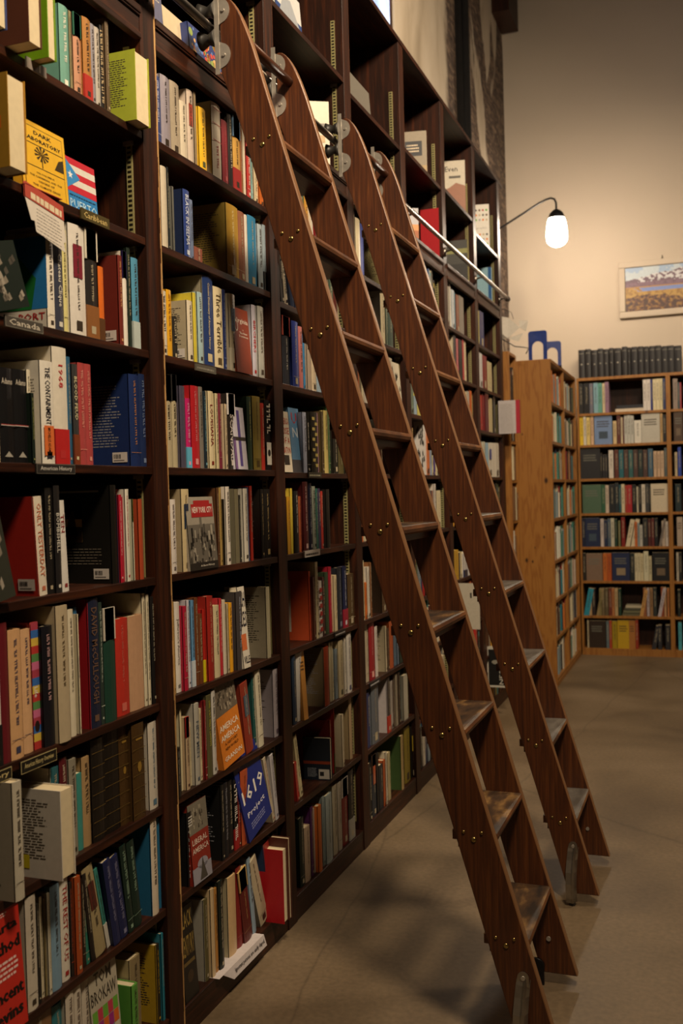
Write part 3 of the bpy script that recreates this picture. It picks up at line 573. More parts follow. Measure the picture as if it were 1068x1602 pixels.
  (2.3189,0.0109,0.1881,0.131,-0.018,0,'2a4038','S',{}),
 ]),
 (0,'eighth',0.4,[
  (1.5962,0.1257,0.2587,0.034,0.01,0,'c02c20','F',{'art':'redcov','lab':'red_face-out_book_with_large_black_lettering'}),
  (1.7463,0.0343,0.2481,0.2,-0.008,0,'c8beac','S',{}),
  (1.7843,0.0105,0.2199,0.151,-0.01,0,'1c1a18','S',{}),
  (1.8079,0.0095,0.2254,0.156,-0.019,0,'d0c4a4','S',{}),
  (1.8182,0.0057,0.2187,0.152,-0.016,0,'8a7a50','S',{}),
  (1.8247,0.0097,0.228,0.155,-0.011,0,'d0c8b0','S',{}),
  (1.8382,0.0333,0.2376,0.165,-0.013,0,'7a9ab0','S',{}),
  (1.881,0.0306,0.2375,0.159,-0.019,0,'d8d0c0','S',{'t':'THE_REST_OF_US','tc':'a02c28'}),
  (1.9124,0.0101,0.2187,0.14,-0.015,0,'2a2420','S',{'tc':'c8502c'}),
  (1.9233,0.0217,0.2271,0.153,-0.008,0,'a04820','S',{}),
  (1.9564,0.0128,0.2119,0.147,-0.015,0,'2a1c14','S',{}),
  (1.9734,0.0139,0.1915,0.124,-0.017,-4.9,'2f7a68','S',{}),
  (1.9881,0.0166,0.2208,0.151,-0.013,-7.4,'201a18','S',{}),
  (2.009,0.0425,0.2335,0.15,-0.015,-12.1,'a89870','S',{'sp':'5a2820'}),
  (2.062,0.0139,0.2139,0.147,-0.02,-12.2,'3f8a80','S',{'bb':'d0ccc0'}),
  (2.0767,0.0306,0.222,0.149,-0.009,-10.0,'1c2450','S',{'tc':'8080a0'}),
  (2.115,0.0329,0.219,0.151,-0.013,-10.5,'1c2450','S',{'tc':'8080a0'}),
  (2.1487,0.0267,0.2327,0.152,-0.012,-8.1,'162c24','S',{'tc':'8aa890'}),
  (2.1817,0.0338,0.2303,0.161,-0.015,-7.5,'162c24','S',{'tc':'8aa890'}),
  (2.257,0.0324,0.2684,0.174,-0.009,0,'d4c6b0','S',{'cv':'2a6a90','lab':'tall_cream_spined_book_with_a_blue_cover'}),
  (2.3046,0.0157,0.2437,0.169,-0.017,0,'2a6a90','S',{}),
 ]),
 (0,'bottom',0.1,[
  (1.7443,0.0881,0.2898,0.193,-0.015,0,'7a5a3a','S',{}),
  (1.8404,0.0351,0.2637,0.181,-0.02,0,'2a7078','S',{}),
  (1.8763,0.0308,0.2833,0.196,-0.009,0,'c8beac','S',{'tc':'5a4a40'}),
  (1.9112,0.027,0.2798,0.184,-0.011,0,'c8beac','S',{'tc':'5a4a40'}),
  (1.9526,0.0333,0.2726,0.181,-0.02,0,'c8beac','S',{'tc':'5a4a40'}),
  (1.9744,0.1176,0.2972,0.022,-0.0,0,'b8b09c','F',{'art':'brokaw','lab':'grey_face-out_book_titled_TOM_BROKAW_with_a_grid_of_colours'}),
  (1.9858,0.0153,0.2168,0.141,-0.019,0,'3a2024','S',{}),
  (2.1182,0.0274,0.1819,0.126,0.01,0,'5a9a40','S',{}),
  (2.1502,0.0478,0.2293,0.151,-0.015,0,'8a7a58','S',{'cv':'b0a078'}),
  (2.2807,0.0185,0.2102,0.135,-0.018,0,'2c2414','S',{'tc':'c8a030','cv':'b8982a','ct':'1','lab':'large_yellow_covered_book_with_a_dark_spine'}),
  (2.3,0.0114,0.2341,0.158,-0.012,0,'2a7a90','S',{}),
 ]),
 (1,'ledge',2.8,[
  (2.4154,0.0891,0.1347,0.027,-0.035,0,'5a5c78','F',{'lab':'blurred_grey-blue_face-out_book_at_the_left_end_of_the_ledge,_second_bay'}),
  (2.5413,0.3693,0.1203,0.033,-0.055,0,'c8b898','F',{'lab':'blank_cream_card_leaning_on_the_ledge'}),
  (2.6471,0.2146,0.113,0.035,-0.03,0,'2c3a70','F',{'art':'folk','lab':'small_blue_and_orange_patterned_face-out_book_on_the_ledge'}),
 ]),
 (1,'top',2.475,[
  (2.4044,0.036,0.1861,0.127,-0.017,0,'33457c','S',{'tc':'c8c8d8'}),
  (2.4413,0.0503,0.2016,0.133,-0.017,0,'9a94a0','S',{'g':'1'}),
  (2.5003,0.0514,0.2077,0.139,-0.021,0,'a89c88','S',{'g':'1'}),
  (2.5536,0.041,0.1702,0.12,-0.021,0,'cfc4ae','S',{'g':'1'}),
  (2.5954,0.0375,0.2177,0.15,-0.02,0,'c8b8a8','S',{'g':'1','sp':'a04030'}),
  (2.6337,0.0131,0.2243,0.15,-0.017,0,'8a7a60','S',{}),
  (2.6476,0.0445,0.1832,0.126,-0.01,0,'e0b020','S',{'tc':'4a5030'}),
  (2.7373,0.0578,0.2314,0.157,-0.013,0,'cfc6b4','S',{'tc':'a04040','art':'redbars'}),
  (2.7959,0.0399,0.1958,0.126,-0.01,0,'7a1c28','S',{'tc':'a05050'}),
  (2.838,0.0317,0.2278,0.157,-0.01,0,'201c1c','S',{}),
  (2.872,0.0512,0.2334,0.162,-0.01,0,'c89c50','S',{'bb':'a03030','bt':'6080a0'}),
  (2.9305,0.0178,0.2706,0.183,-0.013,0,'8a5a3a','S',{}),
  (2.9508,0.0174,0.2256,0.153,-0.013,0,'c8beaa','S',{}),
  (2.969,0.0269,0.1892,0.126,-0.009,0,'a8302c','S',{'tc':'e0c0b0'}),
  (3.0235,0.0158,0.1873,0.122,-0.021,0,'7aa0a0','S',{}),
  (3.0401,0.0292,0.1652,0.12,-0.017,0,'c8b898','S',{}),
  (3.0701,0.031,0.0982,0.12,-0.012,0,'c06428','S',{}),
 ]),
 (1,'second',2.192,[
  (2.3793,0.0315,0.1941,0.135,-0.008,0,'3a2024','S',{'tc':'c0a0a0'}),
  (2.433,0.0317,0.23,0.158,-0.02,0,'cfc4ae','S',{}),
  (2.4655,0.0104,0.2351,0.164,-0.019,0,'22282c','S',{'tc':'b0a888'}),
  (2.4767,0.009,0.1831,0.124,-0.01,0,'6a6a64','S',{}),
  (2.5462,0.038,0.1962,0.132,-0.015,0,'2c4080','S',{'t':'BLACK_IN_SELMA','tc':'c8d0e0','cv':'1c2848'}),
  (2.5971,0.0175,0.1806,0.124,-0.021,0,'7080a0','S',{}),
  (2.6184,0.0508,0.0492,0.12,-0.022,0,'8a5040','S',{}),
  (2.8245,0.0824,0.2307,0.157,-0.017,0,'b8923c','S',{'cv':'a08840','ct':'1','tc':'e8d8a0','lab':'thick_mustard_yellow_book_with_a_lettered_cover'}),
  (2.9102,0.0464,0.2275,0.154,-0.018,0,'8a5a44','S',{}),
  (2.962,0.0207,0.2279,0.15,-0.02,0,'cfc8bc','S',{}),
  (2.9872,0.0637,0.2344,0.156,-0.021,0,'3078a0','S',{}),
  (3.0517,0.0387,0.2194,0.152,-0.016,0,'9aa8b0','S',{}),
  (3.0973,0.045,0.2275,0.15,-0.018,0,'8a9aa4','S',{'bb':'3a3a3a'}),
 ]),
 (1,'third',1.893,[
  (2.399,0.0278,0.1777,0.12,-0.011,0,'cfc4ae','S',{}),
  (2.4388,0.0267,0.1878,0.131,-0.017,0,'d8a020','S',{'tc':'a06000'}),
  (2.4742,0.0273,0.1199,0.12,-0.021,0,'2a2824','S',{}),
  (2.5487,0.032,0.1765,0.122,-0.014,0,'cfc4ae','S',{'cv':'b0a488','ct':'1','stk':'1'}),
  (2.5815,0.0192,0.204,0.136,-0.012,0,'c8b83c','S',{'cv':'c8b83c'}),
  (2.6015,0.0298,0.2095,0.136,-0.008,0,'9ab4b8','S',{}),
  (2.6483,0.0681,0.269,0.183,-0.016,0,'22386a','S',{'t':'Concise_Dictionary_of_American_History','tc':'c8b890','cv':'8a8470','lab':'tall_navy_dictionary_with_gold_spine_lettering'}),
  (2.7205,0.0581,0.249,0.165,-0.017,0,'d2c4a0','S',{'t':'Three_Terrible','tc':'5a4a30'}),
  (2.7886,0.0219,0.252,0.171,-0.021,0,'26346a','S',{'tc':'8090c0'}),
  (2.8113,0.0431,0.2425,0.156,-0.01,0,'c0b498','S',{'bb':'d0c8b0','sp':'3a6a9a'}),
  (2.8365,0.1147,0.2081,0.034,-0.0,0,'8a3820','F',{'art':'virginia','lab':'rust_red_face-out_book_with_white_script_titled_Virginia'}),
  (2.9874,0.0307,0.2374,0.156,-0.016,0,'b8b4c0','S',{'t':'BIRCHERS','tc':'b02020'}),
  (3.0189,0.0462,0.2383,0.156,-0.009,0,'a8a8a0','S',{'g':'1'}),
 ]),
 (1,'fourth',1.585,[
  (2.3995,0.0387,0.2554,0.178,-0.011,0,'b4a888','S',{'bt':'2a2a2a'}),
  (2.4556,0.027,0.2618,0.18,-0.02,0,'b4a888','S',{'bt':'2a2a2a'}),
  (2.4834,0.0297,0.2321,0.152,-0.01,0,'4a4658','S',{}),
  (2.5186,0.0278,0.1996,0.139,-0.012,0,'c0246a','S',{'tc':'e8a0c0','bb':'60b0d0'}),
  (2.5472,0.0467,0.2389,0.164,-0.01,0,'b02028','S',{'tc':'d89090'}),
  (2.6107,0.024,0.2415,0.162,-0.018,0,'7a746c','S',{}),
  (2.6423,0.0206,0.2316,0.152,-0.021,0,'1c2a34','S',{'tc':'70a0b0'}),
  (2.6637,0.0315,0.2331,0.151,-0.015,0,'d2c49e','S',{'t':'LOUISIANA','tc':'7a2418'}),
  (2.696,0.0191,0.2283,0.147,-0.009,0,'c8bc94','S',{}),
  (2.723,0.0194,0.2307,0.149,-0.012,0,'7a2c3c','S',{}),
  (2.7582,0.0154,0.2012,0.141,-0.009,0,'cbb898','S',{}),
  (2.7818,0.0495,0.2357,0.163,-0.012,0,'2a2420','S',{'bt':'e0dcd8','t':'SCANDAL','tc':'c8c0b8'}),
  (2.8093,0.0861,0.198,0.03,-0.0,0,'d0ccd8','F',{'art':'purple','lab':'white_face-out_book_with_a_purple_cross_figure'}),
  (2.9416,0.0346,0.2393,0.166,-0.021,0,'2c4030','S',{'tc':'a8a060'}),
  (2.977,0.0606,0.2447,0.165,-0.018,0,'7a6a30','S',{'tc':'4a3a18'}),
  (3.0401,0.0273,0.2256,0.154,-0.018,0,'b03428','S',{}),
  (3.0682,0.0463,0.2374,0.159,-0.016,0,'161414','S',{'tc':'c0b8a8','art':'bwbands'}),
 ]),
 (1,'fifth',1.29,[
  (2.4138,0.0277,0.2066,0.143,-0.01,0,'d8d0c8','S',{'tc':'6a6060'}),
  (2.4853,0.0428,0.2349,0.151,-0.015,0,'c8b68c','S',{'tc':'5a4a30','cv':'a89878','sp':'20304a'}),
  (2.5027,0.1671,0.2121,0.024,-0.0,0,'9a9284','F',{'art':'nyc','lab':'face-out_book_titled_NEW_YORK_CITY_with_a_grey_skyline_photo'}),
  (2.6969,0.0136,0.2368,0.161,-0.013,0,'5a3a24','S',{}),
  (2.7261,0.0152,0.2382,0.157,-0.02,0,'a88c50','S',{'tc':'6a5020'}),
  (2.7421,0.004,0.2026,0.135,-0.013,0,'2a2418','S',{}),
  (2.7462,0.0262,0.241,0.167,-0.008,0,'d8d0c4','S',{}),
  (2.7745,0.0308,0.234,0.163,-0.008,0,'5a5644','S',{'tc':'a8a080'}),
  (2.8114,0.0273,0.233,0.151,-0.01,0,'68624c','S',{}),
  (2.8612,0.0129,0.2142,0.148,-0.02,0,'1c1a18','S',{'tc':'b0a890'}),
  (2.8749,0.0305,0.2345,0.158,-0.011,0,'ccc6b8','S',{}),
  (2.9149,0.0074,0.2383,0.163,-0.015,0,'3a5a80','S',{}),
  (2.9231,0.0179,0.2429,0.168,-0.011,0,'a82c20','S',{}),
  (3.0311,0.0207,0.2321,0.158,-0.022,0,'1a1816','S',{'cv':'24201c','ct':'1','tc':'a89060'}),
  (3.0526,0.0507,0.232,0.162,-0.021,0,'1a1816','S',{'tc':'a89060'}),
 ]),
 (1,'sixth',0.955,[
  (2.4036,0.0179,0.2575,0.178,-0.013,0,'b08c48','S',{}),
  (2.4354,0.0281,0.253,0.171,-0.02,0,'d8d2c8','S',{'t':"Jefferson's_America",'tc':'7a7470'}),
  (2.4643,0.0221,0.239,0.162,-0.01,0,'a81c38','S',{}),
  (2.5079,0.0146,0.2516,0.166,-0.021,0,'c8c4cc','S',{}),
  (2.5233,0.0184,0.2491,0.173,-0.017,0,'6090b8','S',{'bb':'c0ccd4'}),
  (2.5425,0.0214,0.2546,0.164,-0.016,0,'6a3c20','S',{}),
  (2.5675,0.0217,0.2045,0.134,-0.017,0,'6a3c20','S',{}),
  (2.5967,0.0136,0.2148,0.146,-0.02,0,'b02820','S',{'bb':'d8c820','tc':'f0e0e0'}),
  (2.6111,0.0375,0.2508,0.174,-0.012,0,'9a2820','S',{'tc':'c89070'}),
  (2.6601,0.0366,0.2175,0.144,-0.017,0,'d2c49e','S',{'tc':'3a3a3a'}),
  (2.7045,0.0177,0.2348,0.163,-0.02,0,'b83038','S',{'tc':'e8b0a8'}),
  (2.7262,0.0212,0.2279,0.158,-0.021,0,'c8beaa','S',{'tc':'6a5a50'}),
  (2.7482,0.0114,0.2141,0.146,-0.017,0,'b8a888','S',{}),
  (2.7604,0.0225,0.215,0.144,-0.016,0,'d89c20','S',{}),
  (2.797,0.004,0.2131,0.141,-0.022,0,'2a4890','S',{'bb':'1c1c20','tc':'a0b0d0'}),
  (2.7977,0.0422,0.2456,0.168,-0.009,0,'403c3c','S',{'tc':'9aa0b0'}),
  (2.8235,0.0496,0.2579,0.029,0.0,0,'cfc8b8','F',{'art':'aces','lab':'pale_face-out_book_with_tall_dark_letters_and_an_orange_patch'}),
  (3.0266,0.0287,0.2379,0.155,-0.011,0,'c4bc9c','S',{'cv':'b8ae94','ct':'1','tc':'5a8090','lab':'cream_book_with_a_lettered_back_cover_at_the_far_end'}),
 ]),
 (1,'seventh',0.675,[
  (2.3861,0.0247,0.1364,0.12,-0.0,0,'141414','S',{'tc':'8a8a80'}),
  (2.4496,0.0096,0.2288,0.156,-0.021,0,'d2c8a4','S',{'tc':'6a6a5a'}),
  (2.46,0.0198,0.2059,0.144,-0.01,0,'b8a080','S',{'bt':'a82420','tc':'3a1010'}),
  (2.4994,0.0083,0.1823,0.122,-0.02,0,'cec09c','S',{'tc':'7a6a4a'}),
  (2.5085,0.0284,0.2338,0.161,-0.008,0,'b0aca0','S',{'t':'NEW_MEN','tc':'5a6470'}),
  (2.5552,0.0114,0.2102,0.142,-0.017,0,'d6c8a2','S',{}),
  (2.5674,0.013,0.2312,0.158,-0.008,0,'7a1c20','S',{'tc':'d0b8a8'}),
  (2.5821,0.0314,0.2425,0.162,-0.008,0,'5a5638','S',{'tc':'b8b040'}),
  (2.619,0.0236,0.2499,0.165,-0.01,0,'c8c4bc','S',{'tc':'5a5a5a'}),
  (2.6636,0.0224,0.2427,0.166,-0.02,0,'c4c0b8','S',{'tc':'5a5a5a','t':'SCATTERED'}),
  (2.6678,0.1451,0.2578,0.021,-0.0,-7.8,'d07a28','F',{'art':'america','lab':'orange_face-out_book_with_a_grey_photo_titled_AMERICA'}),
  (2.6858,0.0175,0.2364,0.155,-0.019,0,'a82430','S',{'t':'DAY_IN_ROCK','tc':'e8c8c0'}),
  (2.8533,0.0529,0.2327,0.163,-0.014,-9.2,'8a3424','S',{'sp':'4a5a6a'}),
  (2.9188,0.0226,0.2459,0.17,-0.019,-1.9,'1c4c48','S',{}),
  (2.9422,0.0391,0.2541,0.173,-0.012,-4.1,'d0c8b0','S',{}),
  (3.0798,0.0443,0.2309,0.158,-0.019,0,'c4bcc4','S',{'tc':'6a5a6a','cv':'b8b0bc','ct':'1','lab':'pale_lilac_book_with_a_lettered_back_cover'}),
 ]),
 (1,'eighth',0.4,[
  (2.4578,0.0306,0.2097,0.136,-0.014,0,'161616','S',{'bd':'1','tc':'d0ccc4'}),
  (2.4644,0.1096,0.2275,0.034,-0.0,0,'8a2c20','F',{'art':'liberal','lab':'red_and_grey_face-out_book_titled_LIBERAL_AMERICA'}),
  (2.6648,0.0174,0.2289,0.157,-0.012,0,'141414','S',{'cv':'181818','ct':'1'}),
  (2.6879,0.0248,0.2282,0.155,-0.014,0,'1a1a1e','S',{'tc':'8a8a90'}),
  (2.7265,0.0294,0.2249,0.148,-0.02,0,'1c1a1a','S',{}),
  (2.7567,0.0247,0.2178,0.143,-0.017,0,'161616','S',{'bd':'1','tc':'d8d0c8','bb':'9a2020'}),
  (2.7822,0.0155,0.222,0.142,-0.015,0,'8a2c20','S',{}),
  (2.7985,0.0516,0.2343,0.154,-0.012,0,'b0502c','S',{'tc':'8a3a20'}),
  (2.8269,0.1806,0.2767,0.031,-0.0,-15.0,'1c2c7c','F',{'art':'p1619','lab':'blue_face-out_book_titled_The_1619_Project'}),
  (3.0297,0.0195,0.2412,0.169,-0.009,-16.4,'c4b8a0','S',{'tc':'9a4030'}),
  (3.0536,0.0264,0.2313,0.149,-0.01,-9.4,'c8c4c8','S',{'tc':'6a6a80'}),
 ]),
 (1,'bottom',0.085,[
  (2.4162,0.078,0.2605,0.03,-0.01,0,'1a1714','F',{'art':'century','lab':'black_face-out_book_with_tall_gold_letters'}),
  (2.5511,0.0245,0.2391,0.16,-0.02,0,'5a5434','S',{'cv':'a09c90'}),
  (2.5764,0.0217,0.2614,0.173,-0.01,0,'c8b088','S',{'tc':'8a7050'}),
  (2.6074,0.0169,0.2521,0.176,-0.014,0,'b07c3c','S',{}),
  (2.6251,0.0293,0.2655,0.174,-0.01,0,'16201c','S',{}),
  (2.7041,0.0544,0.2455,0.159,-0.02,0,'c8a87c','S',{'cv':'b0a484','tc':'8a3a30'}),
  (2.7645,0.0393,0.2536,0.167,-0.022,0,'7a1c1c','S',{'tc':'a8504a'}),
  (2.8066,0.0561,0.2425,0.165,-0.016,-9.6,'5a1c18','S',{'bt':'c0a060','tc':'b08858'}),
  (2.8752,0.0259,0.2564,0.165,-0.021,-7.1,'8aa0b0','S',{}),
  (2.9333,0.0603,0.2478,0.161,-0.02,-19.7,'b8ac90','S',{'cv':'a8a490'}),
  (2.9764,0.0417,0.2443,0.125,0.045,0,'a81c20','S',{'cv':'a81820','p':'1','lab':'wide_scarlet_book_with_its_page_edges_facing_out'}),
  (3.002,0.0453,0.2635,0.169,-0.018,-8.7,'8a2420','S',{'cv':'243c60','tc':'c87060','lab':'red_spined_book_with_a_navy_lettered_cover'}),
  (3.0109,0.0201,0.2724,0.13,0.05,0,'4a2018','S',{'p':'1'}),
 ]),
 (2,'second',2.175,[
  (3.2317,0.0284,0.2021,0.133,-0.013,-5.9,'1a1816','S',{}),
  (3.2836,0.0309,0.2106,0.142,-0.022,-9.6,'d0c4ac','S',{'t':'AND_THE_POWER','tc':'30282c'}),
  (3.3153,0.0369,0.2135,0.149,-0.013,-11.7,'1c2840','S',{}),
  (3.353,0.0426,0.1996,0.13,-0.01,-17.6,'24304c','S',{}),
  (3.4251,0.0392,0.1991,0.139,-0.021,-18.3,'24304c','S',{}),
 ]),
 (2,'third',1.89,[
  (3.2383,0.0666,0.2453,0.171,-0.018,0,'20242c','S',{'bt':'b05044','tc':'b8b4a8'}),
  (3.3057,0.0588,0.2364,0.164,-0.009,0,'2a3c8c','S',{}),
  (3.3893,0.0371,0.2288,0.156,-0.018,0,'b06a68','S',{}),
  (3.4347,0.0186,0.2064,0.133,-0.02,0,'2a7cb0','S',{}),
  (3.4541,0.035,0.192,0.124,-0.011,0,'9a8a78','S',{}),
  (3.5025,0.0466,0.1957,0.132,-0.015,0,'cab89c','S',{}),
  (3.5553,0.0478,0.1158,0.12,-0.016,0,'8aa0b0','S',{}),
  (3.6119,0.0722,0.0816,0.12,-0.018,0,'26408c','S',{}),
  (3.6906,0.071,0.1037,0.12,-0.019,0,'8a8a90','S',{}),
 ]),
 (2,'fourth',1.58,[
  (3.1874,0.0748,0.215,0.024,-0.0,0,'d2c8b4','F',{'art':'riseam','lab':'cream_face-out_book_with_red_lettering'}),
  (3.3124,0.0961,0.2374,0.029,-0.02,0,'5a88b0','F',{'bt':'5a88b0','art':'un','lab':'blue_face-out_book_with_a_red_letter'}),
  (3.395,0.0342,0.2236,0.148,-0.013,0,'9aa0b4','S',{}),
  (3.4448,0.0239,0.203,0.141,-0.018,0,'1c1a18','S',{'tc':'c0b8a8'}),
  (3.4695,0.0644,0.2304,0.152,-0.011,0,'1c1a14','S',{'art':'check'}),
  (3.5653,0.0042,0.2321,0.152,-0.022,0,'a88090','S',{}),
  (3.5703,0.0224,0.2384,0.155,-0.008,0,'4a3c24','S',{}),
  (3.6273,0.0421,0.2464,0.168,-0.02,0,'b8a868','S',{}),
  (3.6758,0.0185,0.2657,0.178,-0.021,0,'4a6a44','S',{}),
  (3.6951,0.0518,0.1706,0.12,-0.009,0,'1a1a16','S',{}),
  (3.775,0.0601,0.1523,0.12,-0.018,0,'5a5230','S',{}),
  (3.8359,0.0253,0.1417,0.12,-0.01,0,'2a2820','S',{}),
 ]),
 (2,'fifth',1.29,[
  (3.2299,0.0284,0.2036,0.135,-0.014,0,'b8861c','S',{}),
  (3.2614,0.0203,0.2332,0.151,-0.014,0,'c8b03c','S',{}),
  (3.2825,0.0358,0.2235,0.154,-0.008,0,'1a1a1a','S',{'tc':'b8b0a0'}),
  (3.3456,0.0234,0.2042,0.136,-0.018,0,'b05c38','S',{}),
  (3.3698,0.0478,0.257,0.169,-0.01,0,'4a1418','S',{'tc':'c8a8a0'}),
  (3.4357,0.0351,0.2521,0.175,-0.016,0,'20243c','S',{'tc':'c0c0c8'}),
  (3.4719,0.0321,0.2402,0.168,-0.015,0,'b8c0b0','S',{'t':'HOMEWARD_BOUND','tc':'3a4a44'}),
  (3.5076,0.0217,0.2321,0.151,-0.015,0,'2a6a60','S',{}),
  (3.5362,0.0242,0.232,0.157,-0.017,0,'3a2c50','S',{}),
  (3.5612,0.0223,0.2211,0.151,-0.016,0,'a83028','S',{}),
  (3.6006,0.0344,0.228,0.152,-0.008,0,'24201c','S',{'cv':'1c1816'}),
 ]),
 (2,'sixth',0.955,[
  (3.426,0.0147,0.2584,0.168,-0.019,0,'b04028','S',{'cv':'c0502c','art':'orangep','lab':'orange_covered_book_with_a_paper_pasted_on_it'}),
  (3.4415,0.0223,0.2352,0.153,-0.009,0,'5a2c1c','S',{}),
  (3.4751,0.0264,0.289,0.193,-0.012,0,'d2c49e','S',{}),
  (3.5052,0.0325,0.2142,0.145,-0.012,0,'d8d0c8','S',{'tc':'a83028','art':'redsq'}),
  (3.5385,0.0233,0.2266,0.15,-0.01,0,'4a2824','S',{}),
  (3.5838,0.0358,0.2404,0.162,-0.017,0,'3a4a34','S',{}),
  (3.6341,0.0325,0.2577,0.179,-0.021,0,'9a1c30','S',{'tc':'d88a90'}),
  (3.6674,0.0332,0.2224,0.147,-0.012,0,'c8b894','S',{'tc':'6a5a40'}),
  (3.7154,0.055,0.2476,0.167,-0.016,0,'20242c','S',{'tc':'6a7080'}),
  (3.7712,0.048,0.2484,0.172,-0.013,0,'1a2040','S',{'tc':'c0c4d0','bb':'8a1c30'}),
  (3.8225,0.0766,0.2127,0.142,-0.011,0,'4a3820','S',{}),
 ]),
 (2,'seventh',0.685,[
  (3.2247,0.0335,0.2435,0.169,-0.01,0,'22344a','S',{}),
  (3.2758,0.0586,0.2442,0.171,-0.016,0,'c4c0b8','S',{'tc':'8a8a90'}),
  (3.2992,0.0421,0.2548,0.029,-0.0,2.3,'b88038','F',{'lab':'narrow_orange_and_black_face-out_book'}),
  (3.5308,0.0511,0.2266,0.156,-0.009,0,'a83c1c','S',{'cv':'7a6a50','ct':'1','lab':'brown_lettered_cover_with_an_orange_spine'}),
  (3.6146,0.0243,0.2312,0.149,-0.02,0,'c8bc98','S',{}),
  (3.6456,0.0188,0.2301,0.158,-0.021,0,'ccc09c','S',{}),
  (3.6652,0.0301,0.1982,0.133,-0.016,0,'7a8a94','S',{}),
  (3.6961,0.0553,0.2279,0.147,-0.012,0,'b4a684','S',{'tc':'3a3a2a'}),
  (3.7682,0.0231,0.2305,0.159,-0.015,0,'c8c0b0','S',{}),
  (3.7921,0.0533,0.2436,0.163,-0.011,0,'c8c4bc','S',{'tc':'4a4a6a'}),
 ]),
 (2,'eighth',0.405,[
  (3.2493,0.0204,0.1445,0.12,-0.012,-9.2,'a83028','S',{}),
  (3.2947,0.0278,0.2381,0.165,-0.021,-12.3,'cabe94','S',{}),
  (3.5225,0.1087,0.162,0.022,0.01,5.0,'1c2430','R',{'art':'navyred','lab':'dark_blue_face-out_book_with_a_white_label_at_its_foot'}),
  (3.5736,0.012,0.2185,0.147,-0.008,0,'8a2420','S',{}),
  (3.6206,0.004,0.257,0.171,-0.009,0,'a83024','S',{'bb':'3a5a30','tc':'e8c8b8'}),
  (3.6212,0.0245,0.2433,0.168,-0.02,0,'b8a884','S',{}),
  (3.7081,0.0214,0.2104,0.14,-0.009,0,'c0b498','S',{}),
  (3.8239,0.036,0.2526,0.166,-0.021,0,'a08868','S',{'cv':'8a7858'}),
 ]),
 (2,'bottom',0.085,[
  (3.2724,0.0416,0.2475,0.173,-0.02,0,'14201a','S',{}),
  (3.3151,0.0534,0.2003,0.131,-0.019,0,'b8a088','S',{}),
  (3.3807,0.0256,0.2572,0.179,-0.021,0,'4a1c54','S',{'cv':'4a1c54','lab':'purple_covered_book_on_the_bottom_shelf'}),
  (3.4124,0.0123,0.244,0.156,-0.022,0,'b8ac9c','S',{}),
  (3.4255,0.0339,0.248,0.163,-0.008,0,'c06428','S',{}),
  (3.485,0.0224,0.2642,0.176,-0.015,0,'8a9898','S',{}),
  (3.5082,0.0633,0.2613,0.177,-0.009,0,'9aa8a8','S',{'tc':'5a6a6a'}),
  (3.6006,0.0514,0.2729,0.185,-0.017,0,'b8b098','S',{}),
  (3.6528,0.042,0.269,0.181,-0.015,0,'b8b0a0','S',{}),
  (3.7072,0.0663,0.2681,0.173,-0.018,0,'7a1c20','S',{'bt':'c8c0b4'}),
  (3.7743,0.0626,0.2833,0.184,-0.014,0,'16181c','S',{'bb':'a0a098'}),
 ]),
 (3,'sixth',0.955,[
  (4.0061,0.0193,0.2558,0.175,-0.009,0,'c8bc9c','S',{}),
  (4.0419,0.0295,0.1583,0.12,-0.013,0,'c06424','S',{}),
  (4.0734,0.0332,0.223,0.151,-0.012,0,'c4bcb0','S',{}),
  (4.1074,0.0202,0.2404,0.163,-0.01,0,'7a5030','S',{}),
  (4.2655,0.0599,0.2368,0.165,-0.009,0,'5a4430','S',{'cv':'3a2c20'}),
  (4.3341,0.039,0.1898,0.13,-0.01,0,'6a3c30','S',{}),
  (4.3978,0.0263,0.1078,0.12,-0.016,0,'c0b498','S',{}),
  (4.4249,0.0463,0.0623,0.12,-0.012,0,'a8a090','S',{}),
 ]),
 (3,'seventh',0.68,[
  (4.0464,0.0398,0.2488,0.167,-0.019,0,'b0a48c','S',{}),
  (4.087,0.0762,0.249,0.163,-0.016,0,'8a1c24','S',{'tc':'d89890'}),
  (4.1714,0.0365,0.2255,0.147,-0.017,0,'c4bcb4','S',{}),
  (4.3147,0.0221,0.2078,0.141,-0.015,0,'b8ac90','S',{'cv':'b4a88c','ct':'1'}),
  (4.3456,0.028,0.1935,0.131,-0.016,0,'5a4434','S',{}),
  (4.3792,0.0571,0.2187,0.143,-0.016,0,'c06034','S',{'tc':'e0c0a0'}),
  (4.4582,0.0483,0.2368,0.161,-0.021,0,'6a829a','S',{}),
  (4.5073,0.0219,0.2237,0.156,-0.018,0,'8a9ab0','S',{}),
  (4.53,0.0534,0.1946,0.128,-0.014,0,'2a4038','S',{}),
  (4.5842,0.0434,0.1697,0.12,-0.012,0,'c0b89c','S',{}),
 ]),
 (3,'eighth',0.4,[
  (4.0221,0.0395,0.2375,0.156,-0.012,0,'24305c','S',{}),
  (4.0837,0.0977,0.2629,0.176,-0.011,0,'5a6068','S',{'cv':'6a7078','ct':'1'}),
  (4.3085,0.0447,0.252,0.167,-0.012,0,'3a3434','S',{'cv':'c0b8b8','bb':'a83020'}),
  (4.3747,0.04,0.2225,0.147,-0.017,0,'a8a098','S',{}),
  (4.4301,0.0115,0.2379,0.164,-0.02,0,'5a4034','S',{}),
  (4.4424,0.0366,0.2445,0.169,-0.013,0,'a89c88','S',{}),
  (4.4798,0.0299,0.2466,0.159,-0.01,0,'3a2c24','S',{}),
  (4.5553,0.004,0.2459,0.158,-0.022,0,'1c7a8c','S',{}),
  (4.5576,0.0683,0.2168,0.15,-0.008,0,'b8b4a4','S',{}),
 ]),
 (3,'bottom',0.085,[
  (4.0134,0.0348,0.2501,0.17,-0.008,0,'161616','S',{}),
